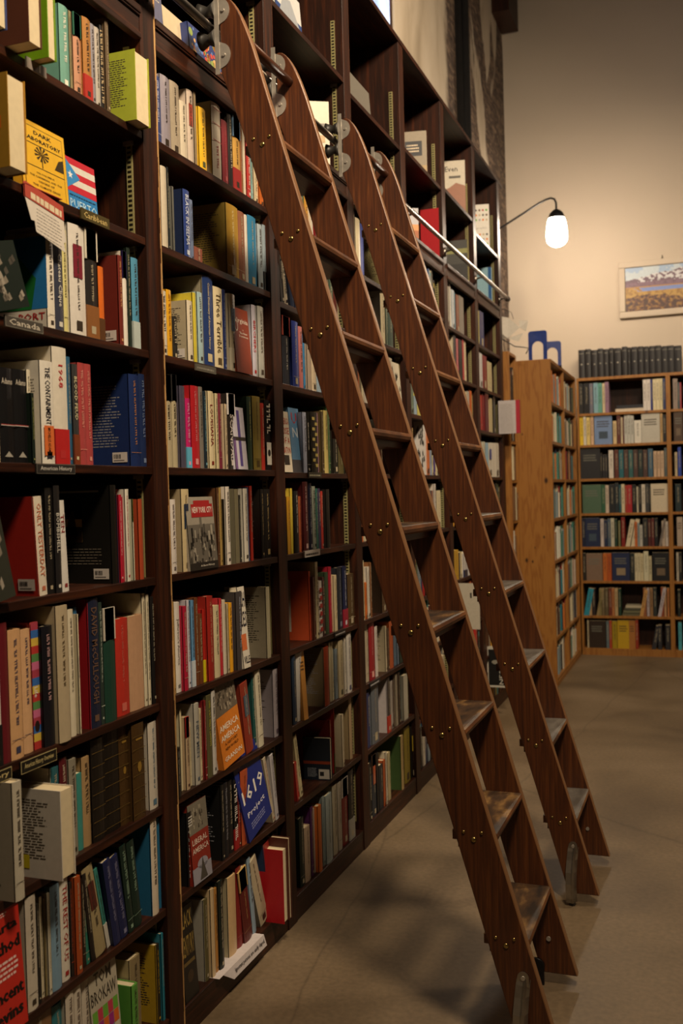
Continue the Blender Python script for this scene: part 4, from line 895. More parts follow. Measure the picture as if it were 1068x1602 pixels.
  (4.0771,0.0557,0.2687,0.176,-0.016,0,'2a3038','S',{'bt':'3a2a20','sp':'a85030'}),
  (4.1336,0.026,0.2666,0.186,-0.011,0,'14161a','S',{}),
  (4.1741,0.0532,0.1987,0.13,-0.014,0,'20242a','S',{}),
  (4.2327,0.0309,0.2079,0.142,-0.014,0,'a85024','S',{}),
  (4.2644,0.022,0.2373,0.153,-0.012,0,'b8b09c','S',{}),
  (4.314,0.0393,0.22,0.142,-0.019,0,'a89c78','S',{}),
  (4.4898,0.0424,0.2561,0.164,-0.009,0,'a89060','S',{'cv':'4a6438','lab':'green_covered_book_on_the_bottom_shelf'}),
  (4.588,0.093,0.2701,0.18,-0.022,0,'8a7a28','S',{'cv':'9a8a38'}),
  (4.6818,0.0718,0.2531,0.17,-0.018,0,'1a1816','S',{'sp':'b8a030'}),
 ]),
 (3,'second',2.185,[
  (4.1093,0.0648,0.2339,0.155,-0.022,0,'a8a8a8','S',{'g':'1'}),
  (4.3683,0.0634,0.2416,0.165,-0.013,0,'c8bc9c','S',{'cv':'a8a498','ct':'1'}),
  (4.4325,0.0239,0.2254,0.149,-0.008,0,'5a6a5a','S',{}),
  (4.4959,0.0788,0.2303,0.155,-0.019,0,'3a4a44','S',{}),
 ]),
 (3,'third',1.89,[
  (4.4526,0.0781,0.2421,0.169,-0.015,0,'b8b09c','S',{'cv':'a8a090'}),
  (4.4875,0.152,0.2291,0.026,-0.0,0,'c0b8a4','F',{'art':'bw','lab':'narrow_face-out_book_with_a_black_and_white_photo'}),
 ]),
 (4,'third',1.89,[
  (4.8096,0.056,0.1831,0.121,-0.009,0,'6a7a6c','S',{}),
  (4.8782,0.0516,0.0955,0.12,-0.011,0,'8aa0b0','S',{}),
  (4.9391,0.0945,0.1165,0.12,-0.012,0,'b8ae5a','S',{}),
 ]),
 (4,'fourth',1.585,[
  (4.8151,0.0393,0.2357,0.161,-0.014,0,'b89868','S',{}),
  (5.0699,0.0616,0.2873,0.022,-0.01,5.0,'c4c0bc','R',{'art':'bw','lab':'white_face-out_book_with_black_horse_drawings'}),
  (5.0833,0.0685,0.2415,0.164,-0.012,0,'b86838','S',{}),
  (5.1876,0.0384,0.2263,0.15,-0.02,0,'8a98b0','S',{}),
  (5.2361,0.026,0.1781,0.12,-0.021,0,'c4bc98','S',{}),
  (5.2686,0.0329,0.154,0.12,-0.021,0,'4a3a80','S',{}),
  (5.3119,0.1149,0.164,0.12,-0.022,0,'c8bc98','S',{}),
 ]),
 (3,'top',2.445,[
  (4.0094,0.0243,0.2559,0.17,-0.018,0,'c8b898','S',{}),
  (4.0374,0.0172,0.2602,0.18,-0.018,0,'8a8070','S',{}),
  (4.0563,0.0589,0.2382,0.161,-0.016,0,'c0b498','S',{}),
  (4.1334,0.0412,0.2331,0.153,-0.021,0,'30408a','S',{}),
  (4.4245,0.0585,0.2371,0.17,-0.013,0,'c8b878','S',{'cv':'b8ac78','ct':'1'}),
 ]),
 (5,'top',2.45,[
  (5.6424,0.0621,0.2434,0.165,-0.02,0,'a8a498','S',{}),
  (5.7053,0.0305,0.2604,0.17,-0.017,0,'c8c0b4','S',{}),
  (5.7366,0.061,0.2321,0.155,-0.011,0,'b4bcc4','S',{}),
  (5.8366,0.0178,0.2285,0.151,-0.02,0,'3a8098','S',{}),
  (5.8552,0.0681,0.2244,0.149,-0.014,0,'7a4a3a','S',{}),
  (5.9532,0.1209,0.2377,0.154,-0.02,0,'7a746c','S',{'g':'1'}),
 ]),
 (5,'second',2.17,[
  (5.6249,0.0543,0.2365,0.152,-0.02,0,'a0a0a0','S',{}),
  (5.7777,0.0584,0.2494,0.171,-0.018,0,'3a3a40','S',{'cv':'b8ac94'}),
  (5.8369,0.0474,0.2392,0.164,-0.015,0,'b86a70','S',{}),
  (5.8851,0.0868,0.2409,0.156,-0.012,0,'1a1c1c','S',{}),
  (5.9812,0.0406,0.2541,0.167,-0.013,0,'a8303a','S',{}),
  (6.0481,0.0517,0.2529,0.17,-0.018,0,'c8bc9c','S',{}),
 ]),
 (5,'third',1.89,[
  (5.9627,0.0763,0.2117,0.148,-0.017,0,'c0b498','S',{}),
  (6.0527,0.052,0.2196,0.151,-0.019,0,'c8bc9c','S',{}),
  (6.1229,0.0535,0.2289,0.159,-0.022,0,'a8a49c','S',{}),
  (6.1772,0.0513,0.2364,0.156,-0.018,0,'c86428','S',{}),
 ]),
 (6,'top',2.45,[
  (6.3948,0.0571,0.2226,0.153,-0.015,0,'8a8a4a','S',{}),
  (6.4757,0.0407,0.2299,0.16,-0.019,0,'b0a860','S',{}),
  (6.5178,0.1313,0.2367,0.161,-0.018,0,'26306a','S',{}),
 ]),
 (6,'second',2.17,[
  (6.3864,0.0603,0.2471,0.167,-0.012,0,'5a5a5a','S',{}),
  (6.4479,0.0916,0.2286,0.155,-0.011,0,'c8c8c8','S',{}),
  (6.5403,0.1335,0.2253,0.144,-0.01,0,'7a1c20','S',{}),
  (6.7413,0.1468,0.2081,0.144,-0.021,0,'c8bc94','S',{}),
 ]),
 (6,'third',1.89,[
  (6.3745,0.1248,0.2315,0.149,-0.012,0,'a02420','S',{}),
  (6.5345,0.0657,0.2474,0.17,-0.019,0,'7a1c20','S',{}),
  (6.601,0.1051,0.2665,0.184,-0.01,0,'5a1820','S',{}),
  (6.7982,0.0705,0.2414,0.163,-0.02,0,'c8b88c','S',{}),
  (6.8695,0.0661,0.2633,0.169,-0.012,0,'141414','S',{}),
 ]),
 (6,'fourth',1.585,[
  (6.3718,0.0637,0.2312,0.154,-0.009,0,'c8c8c0','S',{}),
  (6.4828,0.0262,0.231,0.157,-0.018,0,'b8b8b0','S',{}),
  (6.5098,0.05,0.2318,0.159,-0.011,0,'c8c4b0','S',{}),
  (6.5606,0.0921,0.2286,0.155,-0.009,0,'8ab0c8','S',{}),
  (6.6636,0.1076,0.2313,0.148,-0.01,0,'d8d4c8','S',{'sp':'3a4890'}),
  (6.7825,0.1145,0.2359,0.162,-0.011,0,'d8d4c8','S',{}),
  (6.9003,0.1148,0.2391,0.153,-0.011,0,'d4d0c4','S',{}),
 ]),
 (4,'fifth',1.29,[
  (5.0371,0.0472,0.2388,0.158,-0.015,0,'4a3020','S',{}),
  (5.0918,0.093,0.2134,0.144,-0.016,0,'4a545c','S',{}),
  (5.1962,0.0323,0.2127,0.148,-0.018,0,'7a4a3a','S',{}),
  (5.2293,0.0404,0.2487,0.169,-0.013,0,'c0b8b0','S',{}),
  (5.2705,0.0827,0.212,0.139,-0.01,0,'c8bc9c','S',{}),
 ]),
 (5,'sixth',0.975,[
  (5.6041,0.1289,0.1754,0.121,-0.009,0,'b8902c','S',{}),
  (5.7544,0.029,0.1545,0.12,-0.013,0,'3a3a40','S',{}),
  (5.8174,0.0452,0.1561,0.12,-0.02,0,'c8b88c','S',{}),
  (5.8634,0.0909,0.1415,0.12,-0.011,0,'c8c4c0','S',{'bb':'20284c'}),
  (5.9818,0.1314,0.1396,0.12,-0.015,0,'ccc8c4','S',{}),
 ]),
 (2,'upper',3.22,[
  (3.3742,0.2515,0.1901,0.03,-0.06,0,'c8c8c8','F',{'art':'whiteblue','lab':'white_and_dark_blue_face-out_book_on_the_upper_shelf_of_the_third_bay'}),
 ]),
 (2,'ledge',2.8,[
  (3.8328,0.1202,0.298,0.022,-0.04,30.0,'c8c0a8','R',{'art':'arch','lab':'cream_face-out_book_with_drawings_on_the_ledge_behind_the_nearer_ladder'}),
 ]),
 (3,'upper',3.19,[
  (4.1318,0.2955,0.1614,0.031,-0.05,0,'6a665e','F',{'art':'none','lab':'grey_face-out_book_on_the_upper_shelf_above_the_farther_ladder'}),
 ]),
 (4,'upper',3.215,[
  (5.358,0.1243,0.2703,0.022,-0.04,12.0,'8a8070','R',{'art':'dots2','lab':'grey_and_sand_face-out_book_with_a_dark_title_block_on_the_upper_shelf'}),
 ]),
 (4,'ledge',2.8,[
  (5.19,0.0751,0.2169,0.022,-0.05,30.0,'a8a8b0','R',{'art':'desert','lab':'small_face-out_book_with_a_desert_and_sky_picture_on_the_ledge'}),
  (5.5098,0.1094,0.2983,0.022,-0.02,0.0,'a01c24','R',{'stk':'1','lab':'large_plain_red_face-out_book_on_the_ledge'}),
 ]),
 (5,'upper',3.235,[
  (6.2919,0.1463,0.3719,0.022,-0.04,12.0,'b8b0a0','R',{'art':'evenb','lab':'face-out_book_with_a_sky_over_brown_hills_on_the_upper_shelf'}),
 ]),
 (5,'ledge',2.8,[
  (6.2979,0.1458,0.3031,0.022,-0.04,4.0,'4a4a48','R',{'art':'greyland','lab':'dark_grey_landscape_face-out_book_on_the_ledge'}),
 ]),
 (6,'upper',3.17,[
  (7.0237,0.111,0.3487,0.022,-0.04,12.0,'dcd8d0','R',{'art':'dots','lab':'white_face-out_book_with_rows_of_coloured_dots_on_the_upper_shelf'}),
 ]),
 (6,'ledge',2.8,[
  (7.0456,0.1176,0.2794,0.022,-0.04,0.0,'8ab0c0','R',{'art':'bluecov','lab':'pale_blue_face-out_book_with_a_blue_edge_on_the_ledge'}),
 ]),
]
BACK = [(2.149,[(0.282,0.02,0.26,'c8bc9c',0,0),(0.304,0.041,0.27,'1c1c1c',0,0),(0.349,0.052,0.27,'101014',0,0),(0.403,0.028,0.265,'6a6a78',0,0),(0.436,0.037,0.267,'7aa0ac',0,0),(0.474,0.034,0.264,'5a9488',0,0),(0.511,0.021,0.262,'c8b894',0,0),(0.534,0.032,0.27,'8a6a80',0,0),(0.857,0.029,0.27,'d0c8c0',0,0),(0.888,0.029,0.27,'d0c8c0',0,0),(0.919,0.014,0.27,'26307a',0,0),(0.938,0.025,0.27,'d0c4a0',0,0),(0.965,0.027,0.27,'d0c4a0',0,0),(0.993,0.025,0.27,'c8bc94',0,0),(1.02,0.039,0.27,'1c2c5a',0,0),(1.104,0.037,0.261,'8a7a70',0,0),(1.143,0.016,0.227,'3a4a50',0,0),(1.161,0.01,0.226,'a83040',0,0)]),(1.87,[(0.28,0.022,0.223,'b0a498',0,0),(0.306,0.035,0.252,'d8b828',0,0),(0.343,0.022,0.259,'d0c8b8',0,0),(0.369,0.03,0.246,'d8c078',0,0),(0.404,0.026,0.253,'c8a888',0,0),(0.436,0.152,0.256,'7088b0',1,0),(0.596,0.03,0.202,'c8b084',0,0),(0.63,0.032,0.249,'5a2a24',0,0),(0.664,0.013,0.231,'c8bc9c',0,0),(0.679,0.011,0.23,'5a2020',0,0),(0.692,0.025,0.246,'b8b8b0',0,0),(0.719,0.025,0.248,'b8b8b0',0,0),(0.746,0.025,0.243,'b8b8b0',0,0),(0.776,0.059,0.198,'d0ccc0',0,0),(0.838,0.151,0.252,'b8b4a8',1,0),(0.992,0.021,0.248,'b09060',0,0),(1.014,0.033,0.234,'14161c',0,0),(1.049,0.01,0.211,'20302c',0,0),(1.105,0.073,0.251,'4a382c',1,0)]),(1.57,[(0.289,0.19,0.264,'26262a',1,0),(0.481,0.015,0.221,'1c1c20',0,0),(0.5,0.019,0.209,'24242a',0,0),(0.522,0.019,0.209,'24242a',0,0),(0.554,0.038,0.246,'d0c8bc',0,0),(0.603,0.034,0.247,'5a2c24',0,0),(0.641,0.038,0.246,'20606a',0,0),(0.683,0.036,0.244,'4a3430',0,0),(0.723,0.036,0.242,'2c5a5a',0,0),(0.763,0.036,0.241,'4a3430',0,0),(0.803,0.038,0.239,'1c2c2c',0,0),(0.845,0.035,0.237,'4a3430',0,0),(0.886,0.039,0.246,'3a5a70',0,0),(0.932,0.025,0.223,'c0a488',0,0),(0.961,0.025,0.222,'c0a488',0,0),(0.99,0.027,0.223,'c0a488',0,0),(1.021,0.037,0.247,'4a5658',0,0),(1.107,0.02,0.207,'b8a888',0,0),(1.133,0.026,0.249,'2040a0',0,0)]),(1.263,[(0.28,0.015,0.206,'b0a898',0,0),(0.321,0.162,0.252,'4a6450',1,0),(0.485,0.032,0.25,'2c5a40',0,0),(0.519,0.028,0.246,'c0b0a0',0,0),(0.551,0.049,0.252,'1c2024',0,0),(0.602,0.03,0.261,'1c2830',0,0),(0.636,0.017,0.246,'20505a',0,0),(0.655,0.027,0.251,'c8bc9c',0,0),(0.685,0.019,0.239,'9a3420',0,0),(0.704,0.04,0.241,'a02028',0,0),(0.748,0.029,0.243,'16181c',0,0),(0.784,0.013,0.225,'c8c0a8',0,0),(0.801,0.019,0.241,'16181c',0,0),(0.826,0.029,0.244,'c8c0b0',0,0),(0.859,0.027,0.247,'3a3c40',0,0),(0.888,0.012,0.239,'15181c',0,0),(0.903,0.153,0.246,'c8bca4',1,0),(1.105,0.047,0.238,'1c2c30',0,0)]),(0.965,[(0.284,0.052,0.254,'16203a',0,0),(0.338,0.127,0.256,'1c2848',1,0),(0.47,0.028,0.247,'c0b4b0',0,0),(0.502,0.026,0.236,'1c2848',0,0),(0.532,0.026,0.246,'4a5a6a',0,0),(0.56,0.028,0.249,'b8b4a0',0,0),(0.594,0.017,0.243,'1c3a2c',0,0),(0.622,0.017,0.226,'6a6a44',0,0),(0.649,0.03,0.259,'7a1c18',0,0),(0.681,0.036,0.244,'c8bca0',0,1),(0.725,0.034,0.246,'c8bca0',0,1),(0.761,0.021,0.218,'b86028',0,0),(0.784,0.017,0.207,'7a8a90',0,0),(0.803,0.023,0.185,'b0b0a8',0,0),(0.83,0.04,0.241,'2a2c2c',0,0),(0.874,0.023,0.238,'4a1c1c',0,0),(0.901,0.023,0.243,'5a2020',0,0),(0.928,0.027,0.243,'16181c',0,0),(0.961,0.019,0.242,'7a7068',0,1),(0.988,0.027,0.22,'b0a090',0,0),(1.019,0.021,0.214,'c0b8b0',0,0),(1.113,0.047,0.251,'a89888',1,0)]),(0.662,[(0.279,0.026,0.245,'1c1c1c',0,0),(0.307,0.028,0.245,'24201c',0,0),(0.34,0.14,0.242,'7a6454',1,0),(0.485,0.034,0.244,'b86428',0,0),(0.521,0.036,0.244,'a85020',0,0),(0.562,0.151,0.249,'1c284a',1,0),(0.717,0.036,0.243,'1c2424',0,0),(0.755,0.023,0.243,'c8c0a0',0,0),(0.78,0.023,0.243,'c8c0a0',0,0),(0.805,0.023,0.239,'c8bc98',0,0),(0.832,0.038,0.259,'c8c4a8',0,0),(0.872,0.025,0.213,'b8b090',0,0),(0.905,0.149,0.248,'14161c',1,0),(1.103,0.018,0.247,'b0a898',0,0),(1.125,0.022,0.246,'1c2020',0,0)]),(0.352,[(0.287,0.067,0.249,'2888a0',0,1),(0.357,0.022,0.171,'b09068',0,0),(0.381,0.03,0.238,'2a2020',0,0),(0.418,0.024,0.244,'8a7854',0,1),(0.446,0.019,0.239,'7a7048',0,0),(0.469,0.021,0.241,'6a5c40',0,0),(0.495,0.028,0.241,'5a5038',0,0),(0.527,0.026,0.245,'6a3024',0,0),(0.555,0.021,0.245,'a86c40',0,0),(0.579,0.026,0.242,'b09870',0,0),(0.611,0.021,0.24,'1c3a2c',0,0),(0.788,0.029,0.239,'b88c50',0,1),(0.821,0.025,0.247,'8a5434',0,0),(0.851,0.021,0.247,'a89ca0',0,0),(0.876,0.025,0.247,'8a6a48',0,0),(0.905,0.027,0.248,'2a3030',0,0),(0.94,0.027,0.255,'b0a8b0',0,1),(0.969,0.023,0.256,'8a4424',0,0),(0.996,0.016,0.256,'b89068',0,0),(1.021,0.016,0.248,'b07040',0,0),(1.107,0.022,0.233,'1c2420',0,0)]),(0.062,[(0.281,0.031,0.254,'16181c',0,0),(0.335,0.013,0.244,'b0a488',0,0),(0.351,0.143,0.241,'2c2018',1,0),(0.5,0.024,0.241,'5a6a70',0,0),(0.527,0.021,0.247,'a03c20',0,0),(0.551,0.041,0.242,'9a8418',0,0),(0.596,0.098,0.249,'b8961c',1,0),(0.695,0.053,0.25,'a06a34',1,0),(0.75,0.023,0.257,'8a2c18',0,0),(0.882,0.035,0.21,'2a2a30',0,1),(0.938,0.031,0.211,'26262c',0,0),(1.0,0.039,0.213,'222228',0,0),(1.107,0.027,0.242,'4aa0b0',0,0)])]
VOLS = [(0.313,0.052,0.249),(0.37,0.049,0.253),(0.426,0.049,0.24),(0.479,0.047,0.25),(0.529,0.042,0.241),(0.578,0.036,0.248),(0.622,0.055,0.243),(0.686,0.044,0.251),(0.734,0.025,0.242),(0.765,0.051,0.243),(0.822,0.044,0.243),(0.87,0.041,0.239),(0.915,0.046,0.239),(0.963,0.051,0.24),(1.018,0.048,0.231),(1.068,0.051,0.232),(1.123,0.057,0.226)]

# ------------------------------------------------------------------ room
WL, WR, YB, YF, ZC = -.345, 4.2, 9.33, -2.6, 6.1
def slab(name, m, *b): mb = MB(); mb.box(*b); return struct(mb.build(name, m))
slab('floor', floor_m, WL-.1, WR+.1, YF-.1, YB+.1, -.1, 0)
slab('ceiling', ceil_m, WL-.1, WR+.1, YF-.1, YB+.1, ZC, ZC+.1)
slab('wall_back', cream_m, WL-.1, WR+.1, YB, YB+.1, 0, ZC)
slab('wall_right', dark_wall_m, WR, WR+.1, YF, YB, 0, ZC)
slab('wall_front', dark_wall_m, WL-.1, WR+.1, YF-.1, YF, 0, ZC)
# left wall with a high window opening (y 3.6..5.82, z 4.0..5.4)
mb = MB()
wy0, wy1, wz0, wz1 = 3.6, 5.83, 4.05, 5.5
mb.box(WL-.12, WL, YF, wy0, 0, ZC); mb.box(WL-.12, WL, wy1, YB, 0, ZC); mb.box(WL-.12, WL, wy0, wy1, 0, wz0); mb.box(WL-.12, WL, wy0, wy1, wz1, ZC)
struct(mb.build('wall_left', old_wall_m))
mb = MB(); mb.box(WL-.03, WL-.02, wy0, wy1, wz0, wz1); win = struct(mb.build('window_1', glass_m))
mb = MB()
for a in ((wy0, wy0+.03, wz0, wz1), (wy1-.03, wy1, wz0, wz1), (wy0, wy1, wz0, wz0+.03), (wy0, wy1, wz1-.03, wz1)): mb.box(WL-.0195, WL-.012, *a)
struct(mb.build('window_frame', wood_v, win))
mb = MB(); mb.box(WL, WL+.05, 7.42, 7.56, 3.73, ZC); mb.box(WL, WL+.09, 7.475, 7.50, 3.73, ZC); struct(mb.build('trim_1', iron))
mb = MB(); mb.box(WL, WL+.03, 7.60, 7.64, 3.73, ZC); struct(mb.build('trim_2', iron))
mb = MB(); mb.box(WL, -.19, 8.85, 9.3, 5.72, 6.05); struct(mb.build('trim_3', wood_v))

# ------------------------------------------------------------------ dark bookcase, one unit per bay
NAMES = ['nearest', 'second', 'third', 'fourth', 'fifth', 'sixth', 'seventh']
EXTRA = ['cut by the left edge of the photo', 'behind the foot of the nearer ladder', 'crossed by the nearer ladder', 'between the two ladders', 'crossed by the farther ladder', 'just beyond the farther ladder', 'at the far end, by the pine shelves']
DEF = {'bottom': .085, 'eighth': .40, 'seventh': .68, 'sixth': .955, 'fifth': 1.29, 'fourth': 1.583, 'third': 1.893, 'second': 2.188, 'top': 2.472, 'ledge': 2.80, 'upper': 3.20}
SHZ = [dict(DEF) for _ in range(7)]
for bay, r, z, its in ROWS: SHZ[bay][r] = z
DEP = -.32
mb = MB(); z = .12
while z < 3.62:
    z += .0254
# slotted standard, shared mesh
def standard(z0, z1):
    m = MB(); m.box(-.052, -.034, -.004, 0, z0, z1, lin('8e885c')); z = z0+.012
    while z < z1-.01: m.box(-.0485, -.0375, -.0046, -.0038, z, z+.0058, lin('17140e')); z += .0127
    return m
for i in range(7):
    lo, hi = 1.59+.8*i, 2.315+.8*i
    b = thing('bookcase', f'{NAMES[i]} bay of the dark wooden bookcase, {EXTRA[i]}', 'bookcase', (0, lo, 0), 0, 'bays of the dark wall bookcase')
    W_ = hi-lo
    m = MB(); m.box(-.335, 0, W_, W_+.075, 0, 3.70)
    up = m.build('upright', wood_v, b, bevel=.0012)
    if i == 0:
        m = MB(); m.box(-.335, 0, -.075, 0, 0, 3.70); m.build('upright', wood_v, b, bevel=.0012)
        m = MB(); n = 90
        for k in range(n): m.box(-.001, .0012, W_+.0705+random.uniform(-.0022, .0022), W_+.0757, 3.7*k/n, 3.7*(k+1)/n)
        m.build('worn_edge', wood_edge, up)
    else:
        m = MB(); m.box(-.002, .0006, W_+.0725, W_+.0754, 2.3, 3.69); m.build('worn_edge', wood_edge if False else wood_d, up)
    m = MB(); m.box(-.338, -.330, 0, W_, 0, 3.70); m.build('back_panel', wood_v, b)
    m = MB(); m.box(-.335, .004, 0, W_+.075+(.13 if i == 6 else 0), 3.70, 3.722); m.build('top_board', wood_h, b)
    m = MB(); m.box(-.03, -.004, 0, W_, 0, SHZ[i]['bottom']-.02); m.build('kick_board', wood_h, b)
    for r, z in SHZ[i].items():
        m = MB()
        if r == 'ledge':
            m.box(-.33, .006, 0, W_, z-.02, z); m.box(-.33, .003, 0, W_, z-.026, z-.0205); m.box(-.016, -.002, 0, W_, z-.078, z-.026)
            m.box(-.016, .004, 0, W_, z-.086, z-.070); m.build('ledge', wood_h, b, bevel=.002)
        else: m.box(-.33, -.003, 0, W_, z-.0205, z); m.build('shelf', wood_h, b, bevel=.0015)
    st = standard(.12, 2.7).build('shelf_standard', cover_m, b); st.location = (0, W_, 0)
    st = standard(2.84, 3.46).build('shelf_standard', cover_m, b); st.location = (0, W_, 0)
    for r, z in SHZ[i].items():
        if r in ('ledge', 'bottom'): continue
        m = MB(); m.box(-.06, -.03, W_-.006, W_, z-.032, z-.0207); m.build('shelf_clip', steel, b)

# ------------------------------------------------------------------ books
def hexname(hx):
    r, g, b = [int(hx[i:i+2], 16) for i in (0, 2, 4)]
    mx, mn = max(r, g, b), min(r, g, b); L = (mx+mn)/2; s = (mx-mn)/max(mx, 1)
    if mx < 48: return 'black'
    if s < .13: return 'white' if L > 195 else 'pale grey' if L > 150 else 'grey' if L > 85 else 'dark grey'
    import colorsys
    h = colorsys.rgb_to_hsv(r/255, g/255, b/255)[0]*360
    if 20 <= h < 65 and s < .32 and L > 155: return 'cream'
    if h < 12 or h >= 340:
        if s < .5: return 'pink' if L > 130 else 'brown'
        return 'maroon' if mx < 130 else 'red'
    if h < 24: return ('dark brown' if mx < 95 else 'rust brown' if mx < 150 else 'orange') if s > .35 else 'tan'
    if h < 45: return 'dark brown' if mx < 95 else 'tan' if s < .55 else 'brown' if mx < 150 else 'orange' if h < 32 else 'mustard'
    if h < 68: return 'olive' if mx < 150 else 'yellow'
    if h < 160: return 'dark green' if mx < 90 else 'green'
    if h < 200: return 'dark teal' if mx < 85 else 'teal' if s > .3 else 'grey-blue'
    if h < 255: return 'navy' if mx < 110 else ('blue' if s > .45 else 'pale blue')
    return 'purple' if mx < 140 else 'lilac'
SHN = {'bottom': 'bottom shelf', 'ledge': 'ledge', 'upper': 'shelf above the ledge', 'top': 'first shelf under the ledge'}
DN = {'second': 'second', 'third': 'third', 'fourth': 'fourth', 'fifth': 'fifth', 'sixth': 'sixth', 'seventh': 'seventh', 'eighth': 'eighth'}
def where(bay, r): return (SHN.get(r) or f'{DN[r]} shelf down')+f', {NAMES[bay]} bay'
C_ = Vector((1.38735, 0, 1.5))
cand = []
for bay, r, z, its in ROWS:
    for k, e in enumerate(its):
        e = tuple(e)+(z,); t = e[1]; h = e[2]
        y = e[0]; dist = math.hypot(y, 1.387); face = e[7] in 'FR'
        area = h*(t*(1.387/dist)+(0 if face else .004))/dist**2
        if 'cv' in e[8] or 'ct' in e[8] or 'stk' in e[8] or e[7] == 'R': area += h*.05/dist**2
        if 'p' in e[8]: area += .01
        if face: area *= 1.5
        cand.append([area, bay, r, k, e, its])
for c in cand:
    if c[4][0] < 1.66: c[0] *= .6
cand.sort(key=lambda c: -c[0])
chosen = cand[:298]; rest = cand[298:]
ORD = ['leftmost', 'second', 'third', 'fourth', 'fifth', 'sixth', 'seventh', 'eighth', 'ninth', 'tenth', 'eleventh', 'twelfth', 'thirteenth', 'fourteenth', 'fifteenth', 'sixteenth', 'seventeenth', 'eighteenth', 'nineteenth', 'twentieth', 'twenty-first', 'twenty-second']
def base_label(bay, r, k, e, its):
    o = e[8]
    if o.get('lab'):
        s = o['lab'].replace('_', ' ')
        if 'shelf' not in s and 'ledge' not in s and 'bay' not in s:
            if len(s.split()) <= 11: s += ', '+where(bay, r)
        elif 'bay' not in s and 'ladder' not in s and len(s.split()) <= 14: s += f', {NAMES[bay]} bay'
        return s
    cn = hexname(e[6]); L = (e[1] < .012 and 'slim ' or e[1] > .045 and 'thick ' or '')
    if e[7] != 'S': return f'{L}{cn} face-out book on the {where(bay, r)}'
    if 't' in o: return f"{cn} book titled {o['t'].replace('_', ' ')}, {where(bay, r)}"
    return f'{L}{cn} book on the {where(bay, r)}'
labs = {}
for c in chosen: c.append(base_label(*c[1:])); labs.setdefault(c[6], []).append(c)
for s, cs in labs.items():
    if len(cs) > 1:
        for c in cs:
            _, bay, r, k, e, its = c[:6]
            l = hexname(its[k-1][6]) if k > 0 else None; n = hexname(its[k+1][6]) if k+1 < len(its) else None
            cn = hexname(e[6]); L = (e[1] < .012 and 'slim ' or '')
            if l and n: c[6] = f'{L}{cn} book between {l} and {n} ones, {where(bay, r)}'
            elif n: c[6] = f'{L}{cn} book at the left end, {where(bay, r)}'
            else: c[6] = f'{L}{cn} book at the right end, {where(bay, r)}'
labs = {}
for c in chosen: labs.setdefault(c[6], []).append(c)
for s, cs in labs.items():
    if len(cs) > 1:
        for c in cs:
            _, bay, r, k, e, its = c[:6]
            c[6] = f'{hexname(e[6])} book, {ORD[k]} from the left on the {where(bay, r)}'
chosen.sort(key=lambda c: (c[1], c[4][9], c[4][0]))
for area, bay, r, k, e, its, lab in chosen:
    body, pg, stk, Mx = make_book(e)
    o = body.build('book', gloss_m if 'g' in e[8] else cover_m, None, fix=False)
    o.matrix_world = Mx
    tag(o, lab, 'book', f'books on the {where(bay, r)}')
    if 'blank' not in lab:
        pg.build('page_block', paper_m, o, fix=False)
    for s_ in stk: s_.build('barcode_sticker', paper_m, o, fix=False)
REST = MB()
for area, bay, r, k, e, its in rest:
    body, pg, stk, Mx = make_book(e, False)
    for q in (body, pg): REST.add(q, Mx)
# colours of the far, partly hidden rows
PALW = ['c8bc9c', 'cfc6b4', 'b8b0a4', 'c8bc9c', 'd0ccc4', 'b0a488', '1a1a1c', '24262c', '16181c', '7a1c20', 'a82c28', '1c2c54', '26406a', '3a7a80', '2c4a34', '8a7a40', 'b8862c', 'b05c30', '4a3020', '6a6a68', '8a98a4', '5a2a24']
def simple_book(Mx, t, h, d, col, sc):
    """upright book: spine on local +x, thickness on y"""
    c = lin(col); m = MB(); q = random.random()
    m.box(-d, 0, 0, t, 0, h, c, cols=[PAGE, None, None, None, None, None]); m.box(-d+.002, -.004, .0015, t-.0015, h-.001, h+.0003, PAGE)
    if t > .008:
        p = Pen(m, (0, 0, 0), (0, 1, 0), (0, 0, 1), (1, 0, 0)); tc = '3a3026' if lum(c) > .16 else 'b0a488'
        if q < .25: p.rect(.001, h*.78, t-.001, h*.92, random.choice(PALW)); p.up()
        if q > .15: p.glyphs(t*.5, h*.3, h*.9, min(t*.42, .011), tc)
    REST.add(m, Mx)
def fill(bay, r, ya, yb, seed, gap=0.):
    rr = random.Random(seed); y = ya; z = SHZ[bay][r]
    while y < yb:
        t = rr.uniform(.012, .042); h = rr.uniform(.19, .255); d = rr.uniform(.13, .17)
        if y+t > yb: break
        if rr.random() < gap: y += t; continue
        ln = rr.choice([0, 0, 0, 0, rr.uniform(-6, 0)]) if t < .03 else 0
        simple_book(Matrix.Translation((-rr.uniform(.006, .03), y, z)) @ Matrix.Rotation(math.radians(-ln), 4, 'X'), t, h, d, rr.choice(PALW), 0); y += t+.001+(h*abs(math.sin(math.radians(ln))) if ln else 0)
